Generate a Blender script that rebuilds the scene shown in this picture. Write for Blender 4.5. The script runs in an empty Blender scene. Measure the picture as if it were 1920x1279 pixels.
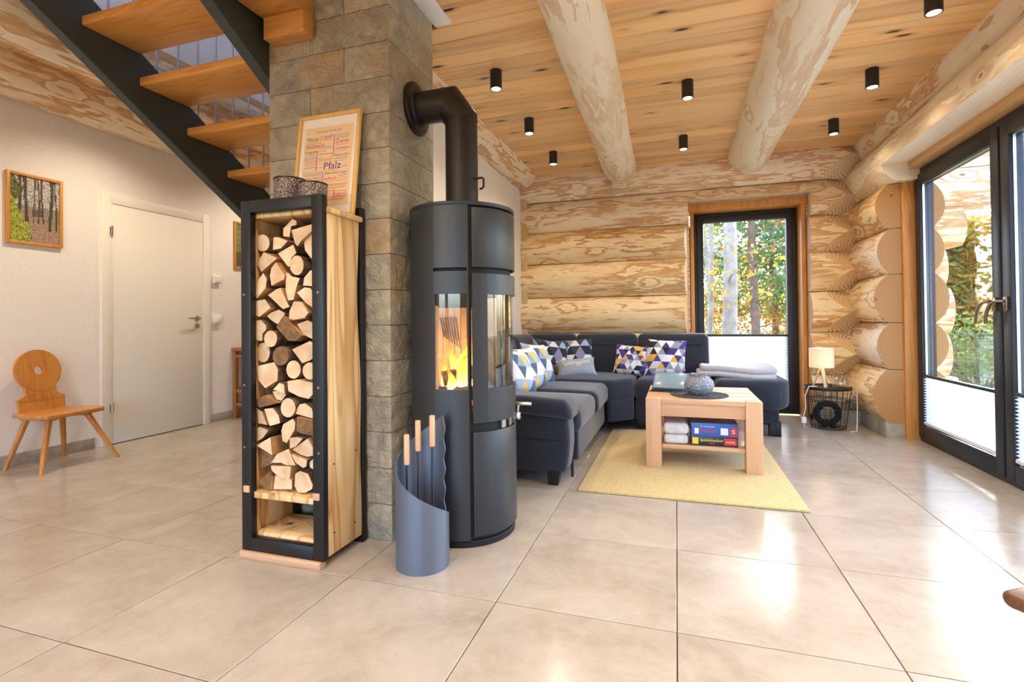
import bpy, bmesh, math, random
from mathutils import Vector, Matrix
random.seed(7)
R_ = math.radians
sc = bpy.context.scene
COL = sc.collection

# ---------------------------------------------------------------- camera
CAM_H = 0.9745
YAW, PITCH, ROLL = 0.312445, 0.011, -0.010336
FPX = 952.76
F0 = Vector((-math.sin(YAW), math.cos(YAW), 0)); R0 = Vector((math.cos(YAW), math.sin(YAW), 0)); U0 = Vector((0, 0, 1))
F1 = F0 * math.cos(PITCH) + U0 * math.sin(PITCH)
U1 = U0 * math.cos(PITCH) - F0 * math.sin(PITCH)
RC = R0 * math.cos(ROLL) + U1 * math.sin(ROLL)
UC = U1 * math.cos(ROLL) - R0 * math.sin(ROLL)
cam_d = bpy.data.cameras.new('camera')
cam = bpy.data.objects.new('camera', cam_d); COL.objects.link(cam)
mw = Matrix.Identity(4)
for i in range(3):
    mw[i][0] = RC[i]; mw[i][1] = UC[i]; mw[i][2] = -F1[i]
mw[2][3] = CAM_H
cam.matrix_world = mw
cam_d.sensor_fit = 'HORIZONTAL'; cam_d.sensor_width = 36.0
cam_d.lens = FPX / 1920 * 36.0
cam_d.shift_y = -(639.5 - 593.12) / 1920
cam_d.clip_start = 0.02; cam_d.clip_end = 300
sc.camera = cam

# ---------------------------------------------------------------- world, sun, exposure
SKY_STRENGTH = 1.3
SPOT_W = 13.0
EXPOSURE = 0.7
w = bpy.data.worlds.new('world'); sc.world = w; w.use_nodes = True
wn = w.node_tree; wn.nodes.clear()
wo = wn.nodes.new('ShaderNodeOutputWorld'); wb = wn.nodes.new('ShaderNodeBackground')
sky = wn.nodes.new('ShaderNodeTexSky'); sky.sky_type = 'NISHITA'
sky.sun_disc = False; sky.sun_elevation = R_(24); sky.sun_rotation = R_(24)
sky.air_density = 1.0; sky.dust_density = 3.0; sky.ozone_density = 1.0
# white balance of the camera: daylight reads slightly blue next to the warm lamps
wm = wn.nodes.new('ShaderNodeVectorMath'); wm.operation = 'MULTIPLY'; wm.inputs[1].default_value = (.88, .97, 1.16)
wn.links.new(sky.outputs[0], wm.inputs[0]); wn.links.new(wm.outputs[0], wb.inputs[0]); wb.inputs[1].default_value = SKY_STRENGTH
wn.links.new(wb.outputs[0], wo.inputs[0])
vs = sc.view_settings
vs.view_transform = 'Standard'; vs.look = 'None'; vs.gamma = 1.0; vs.use_curve_mapping = False
vs.exposure = EXPOSURE
sc.cycles.use_denoising = True
sc.cycles.use_adaptive_sampling = True; sc.cycles.adaptive_threshold = 0.06
sc.cycles.max_bounces = 8; sc.cycles.diffuse_bounces = 4; sc.cycles.glossy_bounces = 3
sc.cycles.transmission_bounces = 4; sc.cycles.transparent_max_bounces = 12
sc.cycles.sample_clamp_indirect = 6.0

# ---------------------------------------------------------------- helpers
def H2(h):
    h = h.lstrip('#'); o = []
    for i in (0, 2, 4):
        c = int(h[i:i+2], 16) / 255
        o.append(c / 12.92 if c <= .04045 else ((c + .055) / 1.055) ** 2.4)
    return (*o, 1.0)

class NT:
    """small node tree writer"""
    def __init__(s, name):
        s.m = bpy.data.materials.new(name); s.m.use_nodes = True
        s.t = s.m.node_tree; s.t.nodes.clear()
        s.out = s.t.nodes.new('ShaderNodeOutputMaterial')
    def n(s, typ, ins=None, **props):
        nd = s.t.nodes.new('ShaderNode' + typ)
        for k, v in props.items(): setattr(nd, k, v)
        for k, v in (ins or {}).items():
            sk = nd.inputs[k]
            if isinstance(v, bpy.types.NodeSocket): s.t.links.new(v, sk)
            else: sk.default_value = v
        return nd
    def math(s, op, a, b=None, c=None):
        ins = {0: a}
        if b is not None: ins[1] = b
        if c is not None: ins[2] = c
        return s.n('Math', ins, operation=op).outputs[0]
    def ramp(s, fac, stops, interp='LINEAR'):
        nd = s.t.nodes.new('ShaderNodeValToRGB'); nd.color_ramp.interpolation = interp
        el = nd.color_ramp.elements
        while len(el) > 1: el.remove(el[-1])
        for i, (p, c) in enumerate(stops):
            e = el[0] if i == 0 else el.new(p)
            e.position = p; e.color = H2(c) if isinstance(c, str) else c
        s.t.links.new(fac, nd.inputs[0]); return nd.outputs[0]
    def mix(s, f, a, b, mode='MIX'):
        nd = s.t.nodes.new('ShaderNodeMix'); nd.data_type = 'RGBA'; nd.blend_type = mode
        for k, v in ((0, f), (6, a), (7, b)):
            if isinstance(v, bpy.types.NodeSocket): s.t.links.new(v, nd.inputs[k])
            else: nd.inputs[k].default_value = H2(v) if isinstance(v, str) else v
        return nd.outputs[2]
    def coords(s, scale=(1, 1, 1), rnd=(0, 0, 0)):
        tc = s.n('TexCoord'); v = tc.outputs['Object']
        if any(rnd):
            oi = s.n('ObjectInfo')
            off = s.n('VectorMath', {0: rnd, 3: oi.outputs['Random']}, operation='SCALE')
            v = s.n('VectorMath', {0: v, 1: off.outputs[0]}, operation='ADD').outputs[0]
        return s.n('VectorMath', {0: v, 1: scale}, operation='MULTIPLY').outputs[0]
    def noise(s, v, scale=1, detail=2, dist=0, rough=.5):
        return s.n('TexNoise', {'Vector': v, 'Scale': scale, 'Detail': detail, 'Distortion': dist, 'Roughness': rough}).outputs[0]
    def bump(s, h, strength=.3, dist=.01):
        return s.n('Bump', {'Height': h, 'Strength': strength, 'Distance': dist}).outputs[0]
    def pbr(s, col, rough=.5, metal=0.0, spec=.5, normal=None, **extra):
        p = s.t.nodes.new('ShaderNodeBsdfPrincipled')
        def put(k, v):
            if isinstance(v, bpy.types.NodeSocket): s.t.links.new(v, p.inputs[k])
            else: p.inputs[k].default_value = v
        put('Base Color', H2(col) if isinstance(col, str) else col)
        put('Roughness', rough); put('Metallic', metal); put('Specular IOR Level', spec)
        if normal is not None: put('Normal', normal)
        for k, v in extra.items(): put(k.replace('_', ' '), v)
        s.t.links.new(p.outputs[0], s.out.inputs[0]); s.p = p
        return s.m

def plain(name, col, rough=.5, metal=0.0, spec=.5, **k):
    return NT(name).pbr(col, rough, metal, spec, **k)

def speckled(name, c1, c2, scale=40, rough=.6, bump=.0, metal=0., spec=.4, dist=.003):
    t = NT(name); v = t.coords(rnd=(11, 7, 5))
    n = t.noise(v, scale, 3)
    col = t.ramp(n, [(.3, c1), (.7, c2)])
    nm = t.bump(n, bump, dist) if bump else None
    return t.pbr(col, rough, metal, spec, nm)

def wood(name, light, mid, dark, axis=0, rough=.45, scale=1.0, knots=0.0, lines=9.0, knotcol='#4a2c17', amount=.55, spec=.4):
    t = NT(name)
    lo, hi = .55 * scale, 7.5 * scale
    sv = [hi] * 3; sv[axis] = lo
    v = t.coords(tuple(sv), (13.7, 17.3, 19.1))
    n1 = t.noise(v, 1, 2, .5)
    fr = t.math('FRACT', t.math('MULTIPLY', n1, lines))
    base = t.ramp(n1, [(.25, mid), (.5, light), (.8, mid)])
    ln = t.ramp(fr, [(0, (0, 0, 0, 1)), (.55, (.1, .1, .1, 1)), (.9, (1, 1, 1, 1)), (1, (0, 0, 0, 1))])
    col = t.mix(t.math('MULTIPLY', ln, amount), base, dark)
    sf = [130 * scale] * 3; sf[axis] = 4 * scale
    fine = t.noise(t.coords(tuple(sf), (3, 5, 7)), 1, 2)
    col = t.mix(t.math('MULTIPLY', t.math('SUBTRACT', fine, .5), .5), col, dark)
    oi = t.n('ObjectInfo')
    col = t.n('HueSaturation', {'Color': col, 'Value': t.math('MULTIPLY_ADD', oi.outputs['Random'], (.32 if knots else .16), (.84 if knots else .92))}).outputs[0]
    if knots:
        sk = [8.0] * 3; sk[axis] = 2.6
        vo = t.n('TexVoronoi', {'Vector': t.coords(tuple(sk), (23, 29, 31)), 'Scale': 1.0})
        present = t.math('LESS_THAN', t.n('SeparateColor', {0: vo.outputs['Color']}).outputs[0], knots)
        k = t.math('MULTIPLY', t.ramp(vo.outputs['Distance'], [(.07, (1, 1, 1, 1)), (.12, (.35, .35, .35, 1)), (.22, (0, 0, 0, 1))]), present)
        col = t.mix(k, col, knotcol)
    return t.pbr(col, rough, 0, spec, t.bump(fine, .08, .002))

def log_material(name, cream, cream2, tan, brown, contrast=1.0, period=.0125, wob=.014):
    """solid texture of growth rings around the local X axis of a log"""
    t = NT(name)
    tc = t.n('TexCoord'); oi = t.n('ObjectInfo')
    sx = t.n('SeparateXYZ', {0: tc.outputs['Object']})
    x = t.math('ADD', sx.outputs[0], t.math('MULTIPLY', oi.outputs['Random'], 57.0))
    y, z = sx.outputs[1], sx.outputs[2]
    r = t.math('SQRT', t.math('ADD', t.math('MULTIPLY', y, y), t.math('MULTIPLY', z, z)))
    def vec(a, b, c=None): 
        return t.n('CombineXYZ', {0: t.math('MULTIPLY', x, a), 1: t.math('MULTIPLY', y, b), 2: t.math('MULTIPLY', z, b)}).outputs[0]
    n1 = t.noise(vec(3.2, 19.0), 1, 3, .5, .55)
    n2 = t.noise(vec(9.0, 42.0), 1, 2, .3)
    vo = t.n('TexVoronoi', {'Vector': vec(1.9, 3.6), 'Scale': 1.0})
    kd = vo.outputs['Distance']
    kb = t.ramp(kd, [(0, (1, 1, 1, 1)), (.12, (.55, .55, .55, 1)), (.34, (0, 0, 0, 1))], 'EASE')
    rr = t.math('ADD', r, t.math('MULTIPLY', t.math('SUBTRACT', n1, .5), wob * 2))
    rr = t.math('ADD', rr, t.math('MULTIPLY', t.math('SUBTRACT', n2, .5), wob * .5))
    rr = t.math('ADD', rr, t.math('MULTIPLY', kb, .022))
    fr = t.math('FRACT', t.math('DIVIDE', rr, period))
    col = t.ramp(fr, [(0, cream), (.5, cream2), (.62, tan), (.9, brown), (1.0, cream)])
    big = t.noise(vec(.8, 2.5), 1, 2)
    col = t.mix(t.math('MULTIPLY_ADD', big, -.55 * contrast, 1.22 - .9 * contrast + .1), col, cream)
    core = t.ramp(kd, [(.028, (1, 1, 1, 1)), (.06, (0, 0, 0, 1))])
    col = t.mix(t.math('MULTIPLY', core, .75), col, '#6b4526')
    col = t.n('HueSaturation', {'Color': col, 'Value': t.math('MULTIPLY_ADD', oi.outputs['Random'], .14, .93)}).outputs[0]
    return t.pbr(col, .55, 0, .3, t.bump(t.math('ADD', fr, t.math('MULTIPLY', n2, .5)), .05, .004))

def link(name, me, mats, parent=None, loc=(0, 0, 0), rot=None):
    o = bpy.data.objects.new(name, me); COL.objects.link(o)
    if not isinstance(mats, (list, tuple)): mats = [mats]
    if len(me.materials) == 0:
        for m in mats: me.materials.append(m)
    o.location = loc
    if rot is not None: o.rotation_euler = rot
    if parent is not None: o.parent = parent
    return o

def tag(o, label=None, cat=None, group=None, kind=None):
    if label: o['label'] = label
    if cat: o['category'] = cat
    if group: o['group'] = group
    if kind: o['kind'] = kind
    return o

def thing(name, label, cat, loc=(0, 0, 0), rotz=0.0, group=None):
    o = bpy.data.objects.new(name, None); COL.objects.link(o)
    o.empty_display_size = .1; o.location = loc; o.rotation_euler = (0, 0, rotz)
    return tag(o, label, cat, group)

class MB:
    def __init__(s): s.v = []; s.f = []; s.mi = []
    def add(s, vs, fs, mi=0):
        b = len(s.v); s.v += [tuple(v) for v in vs]
        s.f += [tuple(b + i for i in f) for f in fs]; s.mi += [mi] * len(fs); return s
    def box(s, x0, x1, y0, y1, z0, z1, mi=0):
        return s.add([(x0, y0, z0), (x1, y0, z0), (x1, y1, z0), (x0, y1, z0), (x0, y0, z1), (x1, y0, z1), (x1, y1, z1), (x0, y1, z1)],
                     [(0, 3, 2, 1), (4, 5, 6, 7), (0, 1, 5, 4), (1, 2, 6, 5), (2, 3, 7, 6), (3, 0, 4, 7)], mi)
    def bar(s, p0, p1, w, h, up=(0, 0, 1), mi=0):
        p0, p1 = Vector(p0), Vector(p1); d = (p1 - p0).normalized(); up = Vector(up)
        a = d.cross(up).normalized() if abs(d.dot(up)) < .999 else Vector((1, 0, 0)); b = a.cross(d)
        vs = [p + a * (i * w / 2) + b * (j * h / 2) for p in (p0, p1) for i, j in ((-1, -1), (1, -1), (1, 1), (-1, 1))]
        return s.add(vs, [(0, 1, 2, 3), (7, 6, 5, 4), (0, 4, 5, 1), (1, 5, 6, 2), (2, 6, 7, 3), (3, 7, 4, 0)], mi)
    def tube(s, path, r, seg=8, cap=True, closed=False, mi=0):
        path = [Vector(p) for p in path]; n = len(path); rs = r if isinstance(r, (list, tuple)) else [r] * n
        vs = []; prev = None
        for i, p in enumerate(path):
            if closed: d = path[(i + 1) % n] - path[i - 1]
            else: d = path[min(i + 1, n - 1)] - path[max(i - 1, 0)]
            d.normalize()
            if prev is None:
                a = d.cross(Vector((0, 0, 1)))
                if a.length < .01: a = d.cross(Vector((1, 0, 0)))
            else: a = prev - d * prev.dot(d)
            a.normalize(); prev = a; b = d.cross(a)
            for k in range(seg):
                t = 2 * math.pi * k / seg
                vs.append(p + (a * math.cos(t) + b * math.sin(t)) * rs[i])
        fs = []
        for i in range(n if closed else n - 1):
            j = (i + 1) % n
            for k in range(seg):
                l = (k + 1) % seg
                fs.append((i * seg + k, i * seg + l, j * seg + l, j * seg + k))
        if cap and not closed:
            fs.append(tuple(range(seg))[::-1]); fs.append(tuple((n - 1) * seg + k for k in range(seg)))
        return s.add(vs, fs, mi)
    def lathe(s, prof, c=(0, 0, 0), seg=24, mi=0, cap=True):
        vs = []; fs = []; n = len(prof)
        for r, z in prof:
            for k in range(seg):
                t = 2 * math.pi * k / seg
                vs.append((c[0] + r * math.cos(t), c[1] + r * math.sin(t), c[2] + z))
        for i in range(n - 1):
            for k in range(seg):
                l = (k + 1) % seg
                fs.append((i * seg + k, i * seg + l, (i + 1) * seg + l, (i + 1) * seg + k))
        if cap:
            fs.append(tuple(range(seg))[::-1]); fs.append(tuple((n - 1) * seg + k for k in range(seg)))
        return s.add(vs, fs, mi)
    def curved(s, c, ri, ro, a0, a1, z0, z1, seg=None, mi=0):
        seg = seg or max(2, int(abs(a1 - a0) / 5)); vs = []; fs = []
        for i in range(seg + 1):
            t = R_(a0 + (a1 - a0) * i / seg); cx, sy = math.cos(t), math.sin(t)
            for r, z in ((ri, z0), (ro, z0), (ro, z1), (ri, z1)): vs.append((c[0] + r * cx, c[1] + r * sy, z))
        for i in range(seg):
            for k in range(4):
                l = (k + 1) % 4; fs.append((i * 4 + k, (i + 1) * 4 + k, (i + 1) * 4 + l, i * 4 + l))
        fs.append((0, 1, 2, 3)); fs.append(tuple(seg * 4 + k for k in (3, 2, 1, 0)))
        return s.add(vs, fs, mi)
    def prism(s, poly, d0, d1, plane='xz', mi=0):
        def P(a, b, d): return {'xz': (a, d, b), 'yz': (d, a, b), 'xy': (a, b, d)}[plane]
        n = len(poly); vs = [P(a, b, d0) for a, b in poly] + [P(a, b, d1) for a, b in poly]
        fs = [tuple(range(n)), tuple(range(2 * n - 1, n - 1, -1))] + [(i, (i + 1) % n + 0, (i + 1) % n + n, i + n)[::-1] for i in range(n)]
        return s.add(vs, fs, mi)
    def build(s, name, mats, parent=None, loc=None, bevel=0, seg=2, smooth=40, local=False, fix=True):
        if local: o0 = Vector((0, 0, 0))
        elif parent is not None: o0 = Vector(parent.location)
        elif loc is not None: o0 = Vector(loc)
        else:
            xs, ys, zs = zip(*s.v); o0 = Vector(((min(xs) + max(xs)) / 2, (min(ys) + max(ys)) / 2, min(zs)))
        me = bpy.data.meshes.new(name)
        me.from_pydata([tuple(Vector(v) - o0) for v in s.v], [], s.f)
        for p, i in zip(me.polygons, s.mi): p.material_index = i
        if fix or bevel:
            bm = bmesh.new(); bm.from_mesh(me)
            if fix: bmesh.ops.recalc_face_normals(bm, faces=bm.faces[:])
            if bevel:
                es = [e for e in bm.edges if len(e.link_faces) == 2 and e.calc_face_angle(0) > R_(25)]
                bmesh.ops.bevel(bm, geom=es, offset=bevel, segments=seg, affect='EDGES', profile=.5, clamp_overlap=True)
            bm.to_mesh(me); bm.free()
        finish(me, smooth)
        return link(name, me, mats, parent, (0, 0, 0) if parent is not None else (o0 if loc is None else loc))

def finish(me, smooth=40):
    if smooth:
        me.polygons.foreach_set('use_smooth', [True] * len(me.polygons))
        me.set_sharp_from_angle(angle=R_(smooth))
    me.update()

def soft_box(name, b, r, mat, parent=None, seg=4, warp=None, poly=None):
    """rounded cushion from a box b=(x0,x1,y0,y1,z0,z1) or a plan polygon"""
    x0, x1, y0, y1, z0, z1 = b
    pts = poly or [(x0, y0), (x1, y0), (x1, y1), (x0, y1)]
    bm = bmesh.new()
    lo = [bm.verts.new((x, y, z0)) for x, y in pts]; hi = [bm.verts.new((x, y, z1)) for x, y in pts]
    n = len(pts); bm.faces.new(lo[::-1]); bm.faces.new(hi)
    for i in range(n): bm.faces.new((lo[i], lo[(i + 1) % n], hi[(i + 1) % n], hi[i]))
    bmesh.ops.recalc_face_normals(bm, faces=bm.faces[:])
    bmesh.ops.bevel(bm, geom=bm.edges[:], offset=r, segments=seg, affect='EDGES', profile=.5, clamp_overlap=True)
    if warp:
        bmesh.ops.triangulate(bm, faces=[f for f in bm.faces if len(f.verts) > 4])
        bmesh.ops.subdivide_edges(bm, edges=[e for e in bm.edges if e.calc_length() > .12], cuts=3, use_grid_fill=True)
        for v in bm.verts: v.co = Vector(warp(*v.co))
    if parent is not None: o0 = Vector(parent.location)
    else: o0 = Vector((sum(p[0] for p in pts) / n, sum(p[1] for p in pts) / n, z0))
    for v in bm.verts: v.co -= o0
    me = bpy.data.meshes.new(name); bm.to_mesh(me); bm.free(); finish(me, 60)
    return link(name, me, mat, parent, (0, 0, 0) if parent is not None else o0)

def log_mesh(name, L, r0, r1, cuts=(), wob=.006, seg=30, step=.22, extra=None):
    """tapering, slightly uneven log along local X from 0 to L, cut by planes (co, no)"""
    bm = bmesh.new(); n = max(2, int(L / step)) + 1
    ph = [random.uniform(0, 6.28) for _ in range(4)]
    rings = []
    for i in range(n):
        x = L * i / (n - 1); r = r0 + (r1 - r0) * i / (n - 1)
        ring = []
        for k in range(seg):
            t = 2 * math.pi * k / seg
            rr = r + wob * (math.sin(2 * t + ph[0] + x * .9) * .6 + math.sin(x * 2.3 + ph[1]) * .6 + math.sin(3 * t + x * 1.7 + ph[2]) * .4)
            ring.append(bm.verts.new((x, rr * math.cos(t), rr * math.sin(t))))
        rings.append(ring)
    for i in range(n - 1):
        for k in range(seg):
            l = (k + 1) % seg
            bm.faces.new((rings[i][k], rings[i][l], rings[i + 1][l], rings[i + 1][k]))
    bm.faces.new(rings[0]); bm.faces.new(rings[-1][::-1])
    bmesh.ops.recalc_face_normals(bm, faces=bm.faces[:])
    for co, no in cuts:
        bisect(bm, co, no)
    if extra: extra(bm)
    bmesh.ops.recalc_face_normals(bm, faces=bm.faces[:])
    for f in bm.faces:
        if abs(f.normal.x) > .75: f.material_index = 1
    me = bpy.data.meshes.new(name); bm.to_mesh(me); bm.free(); finish(me, 30)
    return me

def bisect(bm, co, no):
    res = bmesh.ops.bisect_plane(bm, geom=bm.verts[:] + bm.edges[:] + bm.faces[:], plane_co=co, plane_no=no, clear_outer=True)
    es = [e for e in res['geom_cut'] if isinstance(e, bmesh.types.BMEdge)]
    if es: bmesh.ops.holes_fill(bm, edges=es, sides=0)

def text_mesh(body, size, mat, name, parent, M, extrude=.0, align='CENTER', width=None, shear=0.0):
    """flat lettering; M maps the text plane (x right, y up) into the parent's space"""
    cu = bpy.data.curves.new(name, 'FONT'); cu.body = body; cu.size = size; cu.extrude = extrude
    cu.align_x = align; cu.align_y = 'CENTER'; cu.resolution_u = 2; cu.shear = shear
    to = bpy.data.objects.new(name, cu); COL.objects.link(to)
    dg = bpy.context.evaluated_depsgraph_get()
    me = bpy.data.meshes.new_from_object(to.evaluated_get(dg))
    bpy.data.objects.remove(to); bpy.data.curves.remove(cu)
    if width and len(me.vertices):
        xs = [v.co.x for v in me.vertices]; wd = max(xs) - min(xs); k = width / wd if wd else 1
        for v in me.vertices: v.co.x *= k
    me.transform(M); me.materials.clear(); me.materials.append(mat)
    return link(name, me, mat, parent)
# ---------------------------------------------------------------- materials
M = {}
M['log'] = log_material('log_wood', '#EFE0C6', '#E9D2AF', '#D6AC7C', '#C08F5E', 1.0)
M['log_gold'] = log_material('log_wood_golden', '#F0DAB0', '#E7C693', '#D0A066', '#BA854C', 1.0)
M['beam'] = log_material('beam_wood', '#F0E4CC', '#EBDABD', '#DDBC90', '#C9A072', .78, .016, .012)
M['plank'] = wood('ceiling_pine', '#EFC58B', '#E7B272', '#C6874A', 0, .4, .8, .9, 5, '#3f2513', .38)
M['log_end'] = log_material('log_end_grain', '#BC8850', '#B47F48', '#A6723E', '#935F2E', .9, .016, .007)
M['oak'] = wood('stair_oak', '#DDA055', '#D08F41', '#A9662A', 0, .35, 1.2, 0, 10, amount=.4)
M['trimwood'] = wood('trim_larch', '#D2954F', '#C4833F', '#9C5F2A', 2, .4, 1.2, 0, 9, amount=.4)
M['trimwood_y'] = wood('trim_larch_long', '#DDB37C', '#D2A267', '#B27C43', 1, .4, 1.2, 0, 9, amount=.35)
M['trimwood_x'] = wood('trim_larch_across', '#D2954F', '#C4833F', '#9C5F2A', 0, .4, 1.2, 0, 9, amount=.4)
M['corner_board'] = wood('corner_pine', '#E0BE8A', '#D4AB70', '#B98950', 2, .5, 1.0, 0, 8, amount=.3)
M['beech'] = wood('beech', '#DDB088', '#D3A177', '#BD8458', 0, .35, 1.4, 0, 6, amount=.25)
M['beech_v'] = wood('beech_upright', '#DDB088', '#D3A177', '#BD8458', 2, .35, 1.4, 0, 6, amount=.25)
M['chairwood'] = wood('chair_cherry', '#C98A45', '#BB7A38', '#935722', 2, .3, 1.5, 0, 8, amount=.35)
M['darkchair'] = wood('stool_wood', '#A8713F', '#98622F', '#74451d', 2, .4, 1.5, 0, 8, amount=.35)
M['rackpine'] = wood('rack_larch', '#EACB95', '#DFB678', '#B97A3A', 2, .5, .75, .12, 7, amount=.8)
M['framewood'] = wood('picture_frame_wood', '#D2964F', '#C88A45', '#A86c30', 2, .35, 2, 0, 6, amount=.25)
M['posterwood'] = wood('poster_frame_wood', '#E0B56B', '#D8A95C', '#C08A40', 2, .35, 2, 0, 6, amount=.25)
M['handlewood'] = wood('handle_beech', '#DFB189', '#D6A276', '#BE8759', 2, .4, 2, 0, 6, amount=.2)
M['lampwood'] = plain('lamp_wood', '#D6B483', .5)
M['benchwood'] = wood('walnut_seat', '#6a4630', '#5d3b28', '#432818', 0, .35, 1.5, 0, 8, amount=.35)
M['white'] = speckled('white_plaster', '#EDE7E1', '#F2EDE8', 60, .8, .12)
M['doorwhite'] = plain('door_lacquer', '#EEE8DC', .4)
M['switch'] = plain('switch_white', '#F2F0EC', .35)
M['trimwhite'] = plain('white_metal_trim', '#EDEDEE', .4)
M['black'] = plain('black_steel', '#1a1a1b', .45, .2)
M['spotblack'] = plain('spot_black', '#1b1a19', .5)
M['stove'] = speckled('stove_steel', '#36383b', '#3b3d40', 300, .42, .03, .35, .5, .0006)
M['stovedark'] = plain('stove_inside', '#0b0b0c', .7)
M['pipe'] = plain('flue_pipe', '#2c2926', .42, .35)
M['bucket'] = plain('tool_holder_steel', '#6a7382', .4, .45)
M['toolsteel'] = plain('tool_steel', '#3a4250', .35, .7)
M['chrome'] = plain('brushed_steel', '#C9C6C0', .28, 1.0)
M['bronze'] = plain('bronze_handle', '#8a7560', .32, .9)
M['stringer'] = plain('stringer_paint', '#3A403C', .5, .1)
M['stringer_edge'] = plain('stringer_paint_flange', '#3A403C', .5, .1)
M['rod'] = plain('steel_rod', '#A9ABAD', .3, .9)
M['alu'] = plain('anthracite_frame', '#2F3237', .42, .35)
M['seamshade'] = plain('ceiling_seam_shade', '#3a2412', .9)  # shade of the plank seams put into the backing colour
M['grout'] = plain('grout', '#64594e', .9)
M['brassbolt'] = plain('bolt', '#b09a6a', .35, .9)

def floor_mat():
    t = NT('porcelain_tile'); v = t.coords((1, 1, 1), (31, 37, 3))
    a = t.noise(v, 3.0, 6, .5, .65); b = t.noise(v, 16, 5, .2, .65); c = t.noise(v, 120, 2)
    col = t.ramp(a, [(.3, '#A39684'), (.5, '#B1A594'), (.7, '#BEB4A5')])
    col = t.mix(t.math('MULTIPLY', t.ramp(b, [(.35, (0, 0, 0, 1)), (.7, (1, 1, 1, 1))]), .45), col, '#BEB5A8')
    sp = t.ramp(c, [(.28, (1, 1, 1, 1)), (.36, (0, 0, 0, 1))])
    col = t.mix(t.math('MULTIPLY', sp, .22), col, '#8f7f6c')
    return t.pbr(col, t.math('MULTIPLY_ADD', b, .1, .12), 0, .5, t.bump(b, .015, .002))
M['tile'] = floor_mat()
M['skirting'] = speckled('skirting_tile', '#A09684', '#B3A998', 20, .4)

def stone_mat():
    t = NT('slate_stone'); v = t.coords((1, 1, 1), (41, 43, 47))
    a = t.noise(v, 3.5, 5, 1.2, .6); b = t.noise(v, 22, 6, .8, .65); c = t.noise(v, 2.0, 3, .6)
    col = t.ramp(a, [(.28, '#8A857A'), (.45, '#A89F8C'), (.6, '#BDB199'), (.8, '#9A9588')])
    rust = t.ramp(c, [(.53, (0, 0, 0, 1)), (.7, (1, 1, 1, 1))])
    col = t.mix(t.math('MULTIPLY', rust, .6), col, '#B08A58')
    col = t.mix(t.math('MULTIPLY', b, .45), col, '#7a7468')
    oi = t.n('ObjectInfo')
    col = t.n('HueSaturation', {'Color': col, 'Value': t.math('MULTIPLY_ADD', oi.outputs['Random'], .16, 1.1)}).outputs[0]
    h = t.math('ADD', t.math('MULTIPLY', a, 1.6), b)
    return t.pbr(col, .6, 0, .35, t.bump(h, 1.0, .03))
M['stone'] = stone_mat()
M['stonegrout'] = plain('stone_grout', '#8b8676', .9)

def fabric(name, c1, c2, scale=260, sheen=.25, bump=.25):
    t = NT(name); v = t.coords()
    n = t.noise(v, scale, 2); b = t.noise(v, 7, 3)
    col = t.ramp(n, [(.3, c1), (.7, c2)])
    col = t.mix(t.math('MULTIPLY', b, .22), col, c2)
    return t.pbr(col, .9, 0, .2, t.bump(n, bump, .003), Sheen_Weight=sheen)
M['sofa'] = fabric('sofa_fabric', '#22252e', '#31353f', sheen=.25)
M['rug'] = fabric('rug_pile', '#C0A662', '#DAC48C', 120, .15, .8)
M['blanket'] = fabric('grey_blanket', '#A9A6A8', '#BDBABC', 90, .3, .4)
M['textpillow'] = fabric('grey_pillow', '#8f979f', '#a2aab2', 200)
M['pillowback'] = fabric('beige_pillow_back', '#B5A48C', '#C2B39C', 200)

def triangles(name, pal, scale, seed):
    """flat print: a grid of triangles, one palette colour each"""
    t = NT(name); uv = t.n('TexCoord').outputs['UV']
    s = t.n('SeparateXYZ', {0: uv})
    yy = t.math('MULTIPLY', s.outputs[1], scale)
    xx = t.math('ADD', t.math('MULTIPLY', s.outputs[0], scale * .92), t.math('MULTIPLY', yy, -.5))
    fx, fy = t.math('FLOOR', xx), t.math('FLOOR', yy)
    up = t.math('GREATER_THAN', t.math('ADD', t.math('FRACT', xx), t.math('FRACT', yy)), 1.0)
    v = t.n('CombineXYZ', {0: t.math('ADD', fx, seed), 1: fy, 2: t.math('MULTIPLY', up, 3.0)}).outputs[0]
    wn_ = t.n('TexWhiteNoise', {0: v}, noise_dimensions='3D').outputs[0]
    k = len(pal)
    col = t.ramp(wn_, [(i / k, c) for i, c in enumerate(pal)], 'CONSTANT')
    return t.pbr(col, .9, 0, .15, None, Sheen_Weight=.15)
PAL1 = ['#E9E6EA', '#4a3a80', '#E3B04A', '#2b2f3a', '#D9D6DD', '#9b9aa3', '#55468c', '#EDEAEE']
PAL2 = ['#E4E4E6', '#3b4150', '#8f8aa6', '#E0AC48', '#DADADF', '#2c313d', '#9fb2cc', '#E9E6E2']
PAL3 = ['#E4E4E6', '#4a6078', '#8fa0b6', '#E6BC62', '#9fb2cc', '#DADADF', '#56708c']
M['tri1'] = triangles('triangle_print_purple', PAL1, 6.2, 3)
M['tri1b'] = triangles('triangle_print_purple_wide', PAL1, 5.4, 21)
M['tri2'] = triangles('triangle_print_black', PAL2, 4.0, 9)
M['tri3'] = triangles('triangle_print_blue', PAL3, 3.6, 40)

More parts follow.
